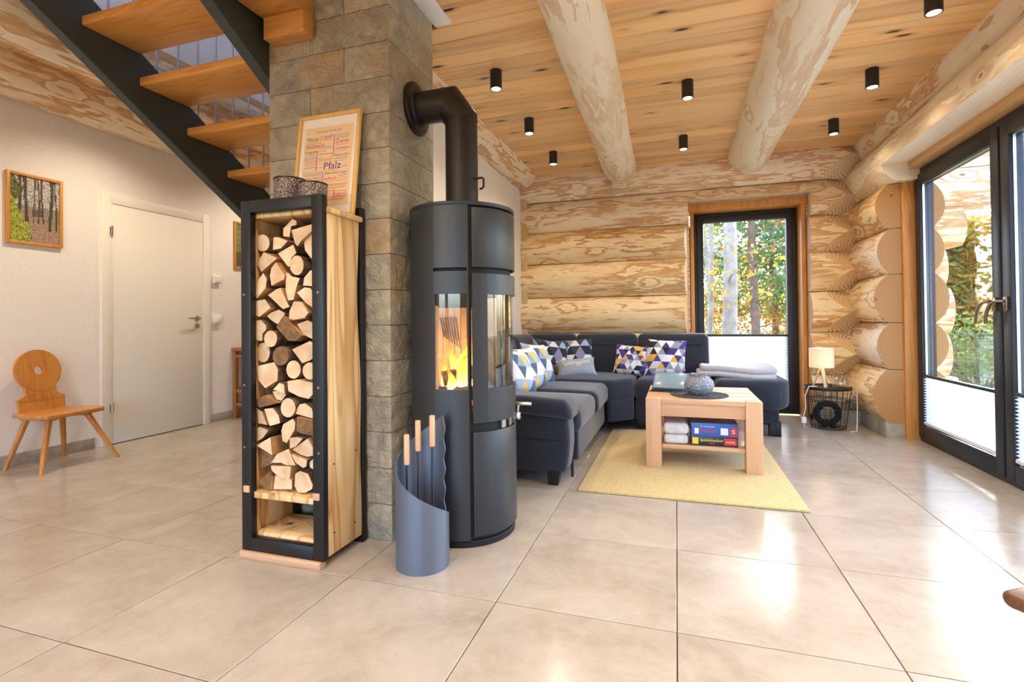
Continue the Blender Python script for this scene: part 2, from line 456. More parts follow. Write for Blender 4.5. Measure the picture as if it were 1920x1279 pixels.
def glass_mat(name, tint=(1, 1, 1, 1), f0=.06):
    """thin pane: clear, mirroring more the flatter one looks at it (either side)"""
    t = NT(name); g = t.n('NewGeometry')
    c = t.math('ABSOLUTE', t.n('VectorMath', {0: g.outputs['Incoming'], 1: g.outputs['Normal']}, operation='DOT_PRODUCT').outputs['Value'])
    fr = t.math('MULTIPLY_ADD', t.math('POWER', t.math('SUBTRACT', 1.0, c), 5.0), 1 - f0, f0)
    tr = t.n('BsdfTransparent', {'Color': tint}); gl = t.n('BsdfGlossy', {'Color': (1, 1, 1, 1), 'Roughness': 0.0})
    mx = t.n('MixShader', {0: fr, 1: tr.outputs[0], 2: gl.outputs[0]})
    t.t.links.new(mx.outputs[0], t.out.inputs[0]); return t.m
M['glass'] = glass_mat('window_glass', (.95, .97, .97, 1), .04)
M['stoveglass'] = glass_mat('stove_glass', (.95, .93, .9, 1), .05)
M['jarglass'] = glass_mat('jar_glass', (.93, .95, .95, 1), .05)

def translucent(name, col, f=.5, rough=.8):
    t = NT(name)
    d = t.n('BsdfDiffuse', {'Color': H2(col)}); tr = t.n('BsdfTranslucent', {'Color': H2(col)})
    mx = t.n('MixShader', {0: f, 1: d.outputs[0], 2: tr.outputs[0]})
    t.t.links.new(mx.outputs[0], t.out.inputs[0]); return t.m
M['blind'] = translucent('pleated_blind', '#E9ECEF', .5)
M['shade'] = translucent('lamp_shade', '#E9E3D6', .5)

def emit(name, col, s):
    t = NT(name); e = t.n('Emission', {'Color': H2(col), 'Strength': s})
    t.t.links.new(e.outputs[0], t.out.inputs[0]); return t.m
M['led'] = emit('spot_led', '#FFE2B0', 14)

def flame_mat():
    t = NT('flame'); g = t.n('TexCoord').outputs['Generated']
    z = t.n('SeparateXYZ', {0: g}).outputs[2]
    n = t.noise(g, 3, 3, .8)
    f = t.math('ADD', z, t.math('MULTIPLY', t.math('SUBTRACT', n, .5), .5))
    col = t.ramp(f, [(0, '#FFD98A'), (.35, '#FFB545'), (.7, '#FF8420'), (1, '#E25510')])
    st = t.math('MULTIPLY_ADD', f, -3.0, 5.0)
    e = t.n('Emission', {'Color': col, 'Strength': st}); tr = t.n('BsdfTransparent')
    lw = t.n('LayerWeight', {'Blend': .35})
    al = t.math('MULTIPLY_ADD', lw.outputs['Facing'], .75, .05)
    al = t.math('MINIMUM', t.math('ADD', al, t.math('MULTIPLY', f, .45)), 1.0)
    mx = t.n('MixShader', {0: al, 1: e.outputs[0], 2: tr.outputs[0]})
    t.t.links.new(mx.outputs[0], t.out.inputs[0]); return t.m
M['flame'] = flame_mat()
for q in ('led', 'flame'): M[q].cycles.emission_sampling = 'NONE'
def ember_mat():
    t = NT('embers'); v = t.coords(); n = t.noise(v, 30, 3)
    col = t.ramp(n, [(.4, '#2a211c'), (.6, '#6d5f52'), (.75, '#8a7a68')])
    e = t.ramp(n, [(.55, (0, 0, 0, 1)), (.7, (1, .25, .04, 1))])
    return t.pbr(col, .9, 0, .2, None, Emission_Color=e, Emission_Strength=1.5)
M['ember'] = ember_mat(); M['ember'].cycles.emission_sampling = 'NONE'
M['firebrick'] = speckled('firebrick', '#C5AD8E', '#D6C0A2', 25, .85, .1)
M['charred'] = speckled('charred_log', '#241d19', '#7d6c5c', 22, .9, .4)

def endgrain():
    t = NT('firewood_end'); v = t.coords((1, .05, 1), (3, 0, 5))
    n = t.noise(v, 18, 3, .4); f = t.noise(v, 160, 2)
    col = t.ramp(n, [(.3, '#D3AE84'), (.5, '#E0C09A'), (.7, '#E9CFAE')])
    col = t.mix(t.math('MULTIPLY', f, .3), col, '#C59a6c')
    oi = t.n('ObjectInfo')
    col = t.n('HueSaturation', {'Color': col, 'Value': t.math('MULTIPLY_ADD', oi.outputs['Random'], .3, .85)}).outputs[0]
    return t.pbr(col, .8, 0, .2, t.bump(f, .2, .003))
M['endgrain'] = endgrain()
M['bark'] = speckled('firewood_bark', '#4a3a2c', '#8a6f52', 28, .9, .6, dist=.01)
M['splitside'] = speckled('firewood_split', '#C08A52', '#DBAB74', 18, .8, .3)
M['darkend'] = speckled('firewood_dark_end', '#6e4f2e', '#8d6b43', 40, .85, .3)
M['lattice'] = None
def lattice_mat(name, c1, c2, scale):
    t = NT(name); v = t.coords()
    vo = t.n('TexVoronoi', {'Vector': v, 'Scale': scale}, feature='DISTANCE_TO_EDGE')
    f = t.ramp(vo.outputs[0], [(.17, (0, 0, 0, 1)), (.26, (1, 1, 1, 1))])
    col = t.mix(f, c1, c2)
    return t.pbr(col, .5, .2, .5, t.bump(f, .4, .003))
M['lattice'] = lattice_mat('pierced_metal', '#4b4743', '#d7b79a', 150)
M['pot'] = lattice_mat('pierced_silver', '#7d8288', '#c2c6ca', 70)
M['placemat'] = speckled('dark_placemat', '#2d3036', '#4c5058', 90, .8, .5)
M['tablet'] = plain('tablet_cover', '#5d7283', .5)
M['screen'] = plain('tablet_screen', '#8aa2b0', .2)
M['mat_white'] = plain('picture_mount', '#ECE4DA', .7)
M['poster'] = plain('poster_paper', '#EBC79C', .7)
M['bundle'] = speckled('white_box_card', '#C9C6C4', '#DDDAD8', 30, .6)
M['black_wire'] = plain('black_wire', '#17171a', .45, .3)
M['wreath'] = plain('wreath_twigs', '#16161a', .8)
M['cable'] = plain('white_cable', '#EDEBE6', .5)
M['grass'] = speckled('ground_cover', '#7a7a4a', '#a08a55', 3, .95)
M['birch'] = speckled('birch_bark', '#8d857a', '#b5aca0', 9, .8)
M['pinebark'] = speckled('pine_bark', '#6a5242', '#8f7460', 9, .9)
M['paving'] = speckled('terrace_stone', '#a7a39b', '#bdb9b1', 9, .8)
M['lounger'] = plain('lounger_cloth', '#6d6f72', .8)
M['fence'] = plain('fence_wire', '#5d6560', .6, .3)

def leaf_mat(name, stops):
    t = NT(name); g = t.n('NewGeometry')
    col = t.ramp(g.outputs['Random Per Island'], stops)
    d = t.n('BsdfDiffuse', {'Color': col}); tr = t.n('BsdfTranslucent', {'Color': col})
    mx = t.n('MixShader', {0: .5, 1: d.outputs[0], 2: tr.outputs[0]})
    t.t.links.new(mx.outputs[0], t.out.inputs[0]); return t.m
M['leaf_y'] = leaf_mat('autumn_leaves', [(0, '#c9a23a'), (.3, '#d9b850'), (.55, '#9aa04a'), (.8, '#d98a3a'), (1, '#e8d27a')])
M['leaf_g'] = leaf_mat('green_leaves', [(0, '#5f8a45'), (.4, '#7fa25a'), (.7, '#a7b464'), (1, '#4f7a45')])
M['leaf_o'] = leaf_mat('orange_leaves', [(0, '#c8642e'), (.4, '#d98a3a'), (.7, '#dcb24c'), (1, '#b8502a')])
M['needle'] = leaf_mat('pine_needles', [(0, '#5d7f5a'), (.5, '#7d9c70'), (1, '#49694c')])
# ---------------------------------------------------------------- the shell of the room
CEIL, CEIL_L = 2.58, 2.75
XL, XR = -4.43, 1.86
YB, YF = 5.66, -2.6           # log axis of the back wall, rear wall behind the camera

def struct(o): o['kind'] = 'structure'; return o

# floor with its single tiles
mb = MB().box(XL - .1, XR, YF, 5.75, -.12, -.006)
floor = struct(mb.build('floor', M['grout'], loc=(0, 0, 0)))
TX, TY, TS, GAP = -.6100, 1.6737, .6, .0018
full = None
i0 = math.floor((XL - .1 - TX) / TS); i1 = math.ceil((XR - TX) / TS)
j0 = math.floor((YF - TY) / TS); j1 = math.ceil((5.75 - TY) / TS)
for i in range(i0, i1):
    for j in range(j0, j1):
        ax, bx = TX + i * TS, TX + (i + 1) * TS; ay, by = TY + j * TS, TY + (j + 1) * TS
        cx0, cx1, cy0, cy1 = max(ax, XL - .1), min(bx, XR), max(ay, YF), min(by, 5.75)
        if cx1 - cx0 < .02 or cy1 - cy0 < .02: continue
        whole = abs(cx1 - cx0 - TS) < 1e-6 and abs(cy1 - cy0 - TS) < 1e-6
        if whole and full is not None:
            link('floor_tile', full, M['tile'], floor, (ax, ay, 0)); continue
        t = MB().box(cx0 - ax + GAP, cx1 - ax - GAP, cy0 - ay + GAP, cy1 - ay - GAP, -.008, 0)
        o = t.build('floor_tile', M['tile'], floor, local=True, bevel=.0012, seg=1)
        o.location = (ax, ay, 0)
        if whole: full = o.data

# ceiling planks over the living area
def planks(owner, z, ya, yb, span, wdt=.138, t=.02, mat='plank'):
    y = ya; cache = {}
    while y < yb - .01:
        for (x0, x1) in span(y, y + wdt):
            L = round(x1 - x0, 3); 
            if L not in cache:
                m_ = MB(); h = wdt / 2 - .0024
                prof = [(-h, z + t), (-h, z + .005), (-h + .004, z), (h - .004, z), (h, z + .005), (h, z + t)]
                m_.prism([(a, b - z) for a, b in prof], 0, L, 'yz')
                o = m_.build('ceiling_plank', M[mat], owner, local=True, smooth=0)
                cache[L] = o.data
            else: o = link('ceiling_plank', cache[L], M[mat], owner)
            o.location = (x0, y + wdt / 2, z)
        y += wdt
CH = (-1.888, -1.218, 2.0, 2.44)      # chimney x0,x1,y0,y1
ceil = struct(MB().box(-1.93, 2.0, YF, 5.6, CEIL + .02, CEIL + .16).build('ceiling', M['seamshade'], loc=(0, 0, 0)))
def span_main(a, b):
    if b <= CH[2] - .02: return [(-1.93, 1.95)]
    if a < CH[3] + .01: return [(CH[1], 1.95)]
    return [(-1.66, 1.95)]
planks(ceil, CEIL, YF, 5.58, span_main)
ceil_l = struct(MB().box(XL - .1, -3.33, YF, 5.6, CEIL_L + .02, CEIL_L + .12).build('ceiling_left', M['seamshade'], loc=(0, 0, 0)))
planks(ceil_l, CEIL_L, YF, 5.58, lambda a, b: [(XL - .1, -3.33)])
ceil_u = struct(MB().box(-3.07, -1.8, 4.2, 5.6, CEIL_L, CEIL_L + .12).build('ceiling_landing', M['white'], loc=(0, 0, 0)))

# left wall, rear wall, partition behind the sofa, stairwell walls
struct(MB().box(XL - .12, XL, YF, 2.92, 0, 2.9).box(XL - .12, XL, 3.85, 5.7, 0, 2.9).box(XL - .12, XL, 2.92, 3.85, 2.03, 2.9)
       .box(XL - .125, XL - .1, 2.92, 3.85, 0, 2.05).build('wall_left', M['white'], loc=(0, 0, 0), smooth=0))
rw = MB()
wins = [(-3.9, -2.4), (-1.8, .55)]
xs = [XL - .1] + [q for w_ in wins for q in w_] + [XR + .1]
for k in range(0, len(xs), 2): rw.box(xs[k], xs[k + 1], YF - .15, YF, 0, 2.9)
for a, b in wins: rw.box(a, b, YF - .15, YF, 2.25, 2.9)
struct(rw.build('wall_rear', M['white'], loc=(0, 0, 0), smooth=0))
struct(MB().box(-1.75, -1.65, 2.44, 5.5, 0, CEIL + .02).build('wall_partition', M['white'], loc=(0, 0, 0), smooth=0))
struct(MB().box(-3.3, -3.08, YF, 4.2, 2.705, 4.7).box(-3.3, -3.08, 4.2, 5.6, 2.705, CEIL_L).build('wall_stair_left', M['white'], loc=(0, 0, 0), smooth=0))
struct(MB().box(-1.93, -1.85, YF, 2.0, CEIL + .17, 4.7).box(-1.93, -1.85, 2.0, 5.6, CEIL_L, 4.7).build('wall_stair_right', M['white'], loc=(0, 0, 0), smooth=0))
struct(MB().box(-3.07, -1.94, 4.2, 4.3, CEIL_L + .12, 4.7).box(-3.3, -1.85, YF - .1, YF, 2.9, 4.7).build('wall_stair_end', M['white'], loc=(0, 0, 0), smooth=0))
struct(MB().box(-3.3, -1.85, YF, 0.4, 4.7, 4.8).box(-3.3, -1.85, 2.2, 4.3, 4.7, 4.8).build('ceiling_stair', M['white'], loc=(0, 0, 0), smooth=0))

# skirting tiles
def skirting(name, pieces, z1=.085, z0=0):
    b = MB().box(*pieces[0], z0, z1 - .002); own = struct(b.build(name, M['skirting'], loc=(0, 0, 0), bevel=.001))
    for p in pieces[1:]:
        MB().box(*p, z0, z1).build('skirting_tile', M['skirting'], own, bevel=.0015)
    return own
ys = [YF, -2.0, -1.4, -.8, -.2, .4, 1.0, 1.6, 2.2, 2.84]
skirting('baseboard_left', [(XL, XL + .006, YF, 2.84)] + [(XL, XL + .011, a + .001, b - .001) for a, b in zip(ys, ys[1:])])
ys = [3.9, 4.4, 5.0, 5.45]
skirting('baseboard_hall', [(XL, XL + .006, 3.9, 5.45)] + [(XL, XL + .011, a + .001, b - .001) for a, b in zip(ys, ys[1:])])
skirting('baseboard_back', [(1.23, 1.66, 5.50, 5.60)] + [(1.23, 1.45, 5.49, 5.6), (1.452, 1.66, 5.49, 5.6)], .115)
skirting('baseboard_right', [(1.625, 1.86, 4.89, 5.49)] + [(1.615, 1.86, 4.88, 5.06), (1.615, 1.86, 5.062, 5.49)], .13)

# ---------------------------------------------------------------- log walls
WIN = (.152, 1.215, 2.16)        # window opening x0, x1, top
XTAIL = 2.33
back = MB()
back.box(-4.6, WIN[0] - .01, YB - .03, YB + .1, 0, 2.75).box(WIN[1] + .01, XTAIL - .25, YB - .03, YB + .1, 0, 2.75).box(WIN[0] - .01, WIN[1] + .01, YB - .03, YB + .1, WIN[2] + .02, 2.75)
wall_back = struct(back.build('wall_back', M['log'], loc=(0, 0, 0), smooth=0))
zb = [2.70, 2.305, 1.965, 1.61, 1.235, .845, .44, .06]
XS = -4.55
def facets(cx, zc_off, r):
    """two plane cuts that point the log into the corner"""
    out = []
    for sgn in (1, -1):
        a = R_(48); rad = Vector((0, -math.cos(a), sgn * math.sin(a)))
        no = (rad * .93 + Vector((.37, 0, 0))).normalized()
        out.append((Vector((cx, 0, 0)) + rad * (r * .99), no))
    return out
def with_tail(me, x_axis0, tail, r, cuts):
    """join the round outer end of the log, which passes the corner and ends outdoors"""
    L = tail - 1.90
    m2 = log_mesh('tmp', L, r, r * .98, cuts)
    m2.transform(Matrix.Translation((1.90 - x_axis0, 0, 0)))
    bm = bmesh.new(); bm.from_mesh(me); bisect(bm, (1.90 - x_axis0, 0, 0), (1, 0, 0)); bm.from_mesh(m2); bm.to_mesh(me); bm.free()
    bpy.data.meshes.remove(m2); finish(me, 30)
for k in range(len(zb) - 1):
    zc = (zb[k] + zb[k + 1]) / 2; half = (zb[k] - zb[k + 1]) / 2; r = half / .80
    lo_cut = [(Vector((0, 0, zb[k + 1] - zc + .0025)), Vector((0, 0, -1)))] ; hi_cut = [(Vector((0, 0, zb[k] - zc - .0025)), Vector((0, 0, 1)))]
    mat = M['log_gold'] if k in (2, 3, 4) else M['log']
    tail = XTAIL + [.9, .8, .10, -.04, .0, -.03, .04][k]
    if k == 0:
        me = log_mesh('log', tail - XS, r, r, lo_cut + [(Vector((0, 0, CEIL + .03 - zc)), Vector((0, 0, 1)))] + facets(1.36 - XS, 0, r))
        with_tail(me, XS, tail, r, lo_cut + hi_cut)
        link('log', me, [mat, M['log_end']], wall_back, (XS, YB, zc))
    elif k == 1:
        # this log bridges the window and is hewn flat over it
        def notch(bm):
            pass
        me = log_mesh('log', tail - XS, r, r, lo_cut + hi_cut + facets(1.36 - XS, 0, r))
        bm = bmesh.new(); bm.from_mesh(me)
        parts = []
        for a, b, flat in ((0, .13 - XS, False), (.13 - XS, 1.24 - XS, True), (1.24 - XS, tail - XS + .1, False)):
            c = bm.copy()
            if a > 0: bisect(c, (a, 0, 0), (-1, 0, 0))
            if b < tail - XS: bisect(c, (b, 0, 0), (1, 0, 0))
            if flat: bisect(c, (0, 0, WIN[2] + .035 - zc), (0, 0, -1))
            tmp = bpy.data.meshes.new('tmp'); c.to_mesh(tmp); c.free(); parts.append(tmp)
        bm.clear()
        for p in parts: bm.from_mesh(p); bpy.data.meshes.remove(p)
        bm.to_mesh(me); bm.free(); finish(me, 30)
        with_tail(me, XS, tail, r, lo_cut + hi_cut)
        link('log', me, [mat, M['log_end']], wall_back, (XS, YB, zc))
    else:
        x1 = WIN[0] - XS
        ch = (Vector((.148 - XS, .07, 0)), Vector((1, -.20, 0)).normalized())
        me = log_mesh('log', x1, r, r, lo_cut + hi_cut + [ch])
        link('log', me, [mat, M['log_end']], wall_back, (XS, YB, zc))
        me = log_mesh('log', tail - WIN[1], r, r, lo_cut + hi_cut + facets(1.36 - WIN[1], 0, r) + [(Vector((.0, 0, 0)), Vector((-1, -.04, 0)).normalized())])
        with_tail(me, WIN[1], tail, r, lo_cut + hi_cut)
        link('log', me, [M['log_gold'] if k in (2, 3, 4, 5) else M['log'], M['log_end']], wall_back, (WIN[1], YB, zc))

# right wall: short log wall between corner and terrace door, two long logs above the door
XW = 1.80; YE = 4.87
right = MB().box(XW - .02, XW + .12, YE + .06, 5.7, .1, 2.7).box(XW + .06, XW + .12, YF, 1.25, 0, 2.7).box(XW + .06, XW + .12, 1.25, YE + .06, 2.24, 2.7)
wall_right = struct(right.build('wall_right', M['log'], loc=(0, 0, 0), smooth=0))
zr = [2.82, 2.44, 2.065, 1.70, 1.33, .936, .555, .115]
RZ = (0, 0, R_(90))
for k in range(len(zr) - 1):
    zc = (zr[k] + zr[k + 1]) / 2; half = (zr[k] - zr[k + 1]) / 2; r = half / .79
    cuts = [(Vector((0, 0, -half + .0025)), Vector((0, 0, -1))), (Vector((0, 0, half - .0025)), Vector((0, 0, 1)))]
    if k < 2:
        L = 6.35 - YF
        if k == 0:
            cuts[1] = (Vector((0, 0, CEIL + .04 - zc)), Vector((0, 0, 1)))
            xo = .03
        else: xo = 0
        me = log_mesh('log', L, r, r, cuts, wob=.008)
        if k == 1:
            bm = bmesh.new(); bm.from_mesh(me); parts = []
            for a, b, flat in ((0, YE - .1 - YF, True), (YE - .1 - YF, L, False)):
                c = bm.copy()
                if a > 0: bisect(c, (a, 0, 0), (-1, 0, 0))
                if b < L: bisect(c, (b, 0, 0), (1, 0, 0))
                if flat: bisect(c, (0, 0, 2.20 - zc), (0, 0, -1))
                tmp = bpy.data.meshes.new('tmp'); c.to_mesh(tmp); c.free(); parts.append(tmp)
            bm.clear()
            for p in parts: bm.from_mesh(p); bpy.data.meshes.remove(p)
            bm.to_mesh(me); bm.free(); finish(me, 30)
        link('log', me, [M['beam'] if k == 1 else M['log'], M['log_end']], wall_right, (XW + xo, YF, zc), RZ)
    else:
        me = log_mesh('log', 6.3 - YE, r, r, cuts)
        link('log', me, [M['log'] if k % 2 else M['log_gold'], M['log_end']], wall_right, (XW, YE, zc), RZ)
        me = log_mesh('log', 1.2 - YF, r, r, cuts)
        link('log', me, [M['log'], M['log_end']], wall_right, (XW, YF, zc), RZ)

# wood linings: post, header, corner board, window lining
struct(MB().box(1.744, 1.83, YE - .02, YE + .14, 0, 2.17).build('trim_1', M['trimwood'], bevel=.003))
struct(MB().box(1.70, 1.83, YE - .03, YE + .1, 2.17, 2.25).box(1.76, 1.9, 1.2, YE - .03, 2.145, 2.215).build('trim_2', M['trimwood_y'], bevel=.003))
struct(MB().box(-1.65, -1.585, 5.46, 5.56, 0, CEIL).build('trim_3', M['corner_board'], bevel=.003))
tr = MB().box(.135, 1.232, 5.60, 5.86, 2.105, 2.175).box(.152, .19, 5.70, 5.86, 0, 2.105).box(1.175, 1.215, 5.60, 5.86, 0, 2.105)
struct(tr.build('trim_4', M['trimwood'], bevel=.003))
struct(MB().box(-1.218, -1.12, 1.9, 2.47, CEIL - .012, CEIL + .02).build('trim_5', M['trimwhite'], bevel=.002))

# ---------------------------------------------------------------- window in the back wall
def frame_rect(mb, plane, d0, d1, a0, a1, z0, z1, w_, wb=None, mi=0):
    wb = wb or w_
    def bx(a, b, c, d):
        if plane == 'y': mb.box(a, b, d0, d1, c, d, mi)
        else: mb.box(d0, d1, a, b, c, d, mi)
    bx(a0, a0 + w_, z0, z1); bx(a1 - w_, a1, z0, z1); bx(a0 + w_, a1 - w_, z1 - w_, z1); bx(a0 + w_, a1 - w_, z0, z0 + wb)
w1 = MB(); frame_rect(w1, 'y', 5.79, 5.87, .19, 1.175, .01, 2.105, .045, .06)
window_1 = struct(w1.build('window_1', M['alu'], loc=(.68, 5.8, 0), bevel=.003))
s_ = MB(); frame_rect(s_, 'y', 5.775, 5.85, .225, 1.14, .05, 2.07, .062, .075); s_.build('window_sash', M['alu'], window_1, bevel=.004)
MB().box(.29, 1.08, 5.815, 5.825, .12, 2.01).build('pane', M['glass'], window_1, smooth=0)

def pleated(name, label, x0, x1, z0, z1, y, axis='y', n=26, depth=.022):
    t = thing(name, label, 'blind', ((x0 + x1) / 2, y, z0) if axis == 'y' else (y, (x0 + x1) / 2, z0), group='pleated blinds')
    vs = []; fs = []
    for i in range(n * 2 + 1):
        z = z0 + .02 + (z1 - z0 - .04) * i / (n * 2); d = y + (depth / 2 if i % 2 else -depth / 2)
        for a in (x0, x1): vs.append((a, d, z) if axis == 'y' else (d, a, z))
    for i in range(n * 2): fs.append((2 * i, 2 * i + 1, 2 * i + 3, 2 * i + 2))
    MB().add(vs, fs).build('pleated_fabric', M['blind'], t, smooth=0, fix=False)
    for zz, nm in ((z1 - .02, 'top_rail'), (z0, 'bottom_rail')):
        b = MB()
        if axis == 'y': b.box(x0, x1, y - .012, y + .012, zz, zz + .02)
        else: b.box(y - .012, y + .012, x0, x1, zz, zz + .02)
        b.build(nm, M['alu'] if nm == 'top_rail' else M['trimwhite'], t, bevel=.002)
    return t
b0 = pleated('pleated_blind', 'white pleated blind on the lower part of the back wall window', .285, 1.085, .115, .82, 5.80, n=22)

# ---------------------------------------------------------------- terrace door in the right wall
DX = 1.835
d2 = MB(); frame_rect(d2, 'x', DX, DX + .1, 1.27, YE - .02, 0, 2.145, .05, .035)
door_2 = struct(d2.build('door_2', M['alu'], loc=(DX, 3.0, 0), bevel=.003))
def leaf(y0, y1, x, handle=None):
    s2 = MB(); frame_rect(s2, 'x', x, x + .075, y0, y1, .03, 2.10, .082, .10)
    o = s2.build('door_sash', M['alu'], door_2, bevel=.006)
    MB().box(x + .035, x + .045, y0 + .075, y1 - .075, .11, 2.03).build('pane', M['glass'], door_2, smooth=0)
    g = MB(); frame_rect(g, 'x', x + .02, x + .034, y0 + .078, y1 - .078, .12, 2.024, .01); g.build('glazing_bead', M['chrome'], door_2)
    if handle is not None:
        h = MB().box(x - .012, x, handle - .016, handle + .016, 1.01, 1.09)
        path = [(x - .01, handle, 1.066), (x - .045, handle, 1.066)]
        for q in range(9):
            a = R_(q * 12); path.append((x - .05 - .0 * q, handle + .0 + .11 * math.sin(a) * (1 if handle > 3.72 else 1), 1.066 - .12 * (1 - math.cos(a))))
        h.tube(path, .0095, 10)
        h.build('handle', M['bronze'], door_2, bevel=.002)
leaf(3.735, 4.835, DX - .015, 3.778)
leaf(2.52, 3.715, DX - .015, 3.675)
leaf(1.30, 2.50, DX + .0)
pleated('pleated_blind', 'white pleated blind at the foot of the terrace door leaf beside the wooden post', 3.825, 4.745, .145, .535, DX - .003, 'x', 17)
pleated('pleated_blind', 'white pleated blind at the right edge of the photo behind the door handles', 2.61, 3.625, .145, .545, DX - .003, 'x', 17)

# ---------------------------------------------------------------- beams
def beam(name, label, p0, p1, r0, r1, mat='beam', cut=None, grp='log beams under the ceiling', wob=.009):
    p0, p1 = Vector(p0), Vector(p1); d = p1 - p0; L = d.length
    cuts = [(Vector((0, 0, cut - p0.z)), Vector((0, 0, 1)))] if cut else []
    me = log_mesh(name, L, r0, r1, cuts, wob=wob, step=.16)
    o = link(name, me, [M[mat], M['log_end']], None, p0, (0, 0, math.atan2(d.y, d.x)))
    return tag(o, label, 'beam', grp)
beam('ceiling_log', 'pale peeled log under the ceiling, left of the two beams over the sofa', (-.36, YF, 2.585), (-.545, 5.5, 2.585), .15, .17, cut=CEIL + .06)
beam('ceiling_log', 'pale peeled log under the ceiling, right of the two, pointing at the back window', (.66, YF, 2.60), (.70, 5.5, 2.60), .165, .20, cut=CEIL + .06)
beam('wall_log', 'log lying along the top of the white wall behind the stove', (-1.62, 2.45, 2.62), (-1.62, 5.5, 2.62), .17, .17, 'log', CEIL + .03)
beam('wall_log', 'knotty log on top of the white wall above the white door', (-4.25, YF, 2.725), (-4.25, 5.5, 2.725), .205, .205, 'log', CEIL_L + .03)
beam('stair_log', 'peeled log edging the stairwell behind the dark stringer', (-3.2, YF, 2.59), (-3.2, 5.4, 2.59), .175, .175, 'log', 2.63)
tag(MB().box(-3.33, -3.045, YF, 5.5, 2.63, 2.703).build('stairwell_board', M['trimwood_y'], bevel=.006), 'pale board capping the stairwell log below the white upper wall', 'board')
MB().box(-.62, -.47, 5.35, 5.55, 2.33, 2.44).build('trim_6', M['log'], bevel=.004)['kind'] = 'structure'
struct(MB().box(-1.86, -1.62, YF, 2.0, 2.432, CEIL + .02).box(-1.845, -1.615, 1.92, 2.0, 2.325, 2.432).build('trim_7', M['trimwood_x'], bevel=.004))

# ---------------------------------------------------------------- stone clad chimney
x0, x1, y0, y1 = CH
chim = struct(MB().box(x0 + .014, x1 - .014, y0 + .014, y1, 0, 2.75).build('wall_chimney', M['stonegrout'], loc=(0, 0, 0), smooth=0))
RH = .161
def stone_piece(a0, a1, z0, z1, face):
    """one split-face slab with an uneven face"""
    nx = max(2, int((a1 - a0) / .06)); nz = 3
    vs = []; fs = []
    g = .0015
    for j in range(nz + 1):
        for i in range(nx + 1):
            a = a0 + g + (a1 - a0 - 2 * g) * i / nx; z = z0 + g + (z1 - z0 - 2 * g) * j / nz
            edge = i in (0, nx) or j in (0, nz)
            d = 0 if edge else random.uniform(.0, .006)
            vs.append((a, y0 + .001 - d, z) if face == 'f' else (x1 - .001 + d, a, z))
    n1 = nx + 1
    for j in range(nz):
        for i in range(nx): fs.append((j * n1 + i, j * n1 + i + 1, (j + 1) * n1 + i + 1, (j + 1) * n1 + i))
    b = len(vs)
    rim = [i for i in range(n1)] + [j * n1 + nx for j in range(1, nz + 1)] + [nz * n1 + i for i in range(nx - 1, -1, -1)] + [j * n1 for j in range(nz - 1, 0, -1)]
    for q in rim:
        v = vs[q]; vs.append((v[0], y0 + .015, v[2]) if face == 'f' else (x1 - .015, v[1], v[2]))
    m_ = len(rim)
    for q in range(m_): fs.append((rim[q], b + q, b + (q + 1) % m_, rim[(q + 1) % m_]))
    c = ((a0 + a1) / 2, y0, z0) if face == 'f' else (x1, (a0 + a1) / 2, z0)
    m_ = MB().add(vs, fs)
    o = m_.build('stone_tile', M['stone'], None, loc=c, smooth=0); o.parent = chim
for row in range(17):
    z0_, z1_ = row * RH, min((row + 1) * RH, 2.74)
    j = -1.643 if row % 2 == 0 else -1.455
    stone_piece(x0, j, z0_, z1_, 'f'); stone_piece(j, x1, z0_, z1_, 'f')
    if row % 2: stone_piece(y0, y1, z0_, z1_, 's')
    else: stone_piece(y0, y0 + .29, z0_, z1_, 's'); stone_piece(y0 + .29, y1, z0_, z1_, 's')

# ---------------------------------------------------------------- white interior door
dr = MB()
dr.box(XL - .02, XL + .018, 2.885, 2.965, 0, 2.065).box(XL - .02, XL + .018, 3.815, 3.895, 0, 2.065).box(XL - .02, XL + .018, 2.965, 3.815, 1.985, 2.065)
door_1 = struct(dr.build('door_1', M['doorwhite'], loc=(XL, 3.39, 0), bevel=.004))
MB().box(XL - .03, XL + .012, 2.966, 3.814, .006, 1.984).build('door_leaf', M['doorwhite'], door_1, bevel=.004)
for z in (.30, 1.755):
    MB().lathe([(.008, 0), (.008, .085)], (XL + .022, 2.962, z - .04), 10).box(XL + .012, XL + .024, 2.945, 2.97, z - .03, z + .03).build('hinge', M['chrome'], door_1)
h = MB().lathe([(.024, 0), (.024, .008)], (0, 0, 0), 20)
h.v = [(XL + .012 + z, 3.745 + x, 1.04 + y) for x, y, z in h.v]
h.tube([(XL + .015, 3.745, 1.04), (XL + .06, 3.745, 1.04), (XL + .062, 3.73, 1.04), (XL + .062, 3.62, 1.04)], .009, 10)
h.build('door_handle', M['chrome'], door_1)
h = MB().lathe([(.024, 0), (.024, .008), (.009, .008), (.009, .009)], (0, 0, 0), 20)
h.v = [(XL + .012 + z, 3.745 + x, .968 + y) for x, y, z in h.v]
h.build('keyhole_plate', M['chrome'], door_1)

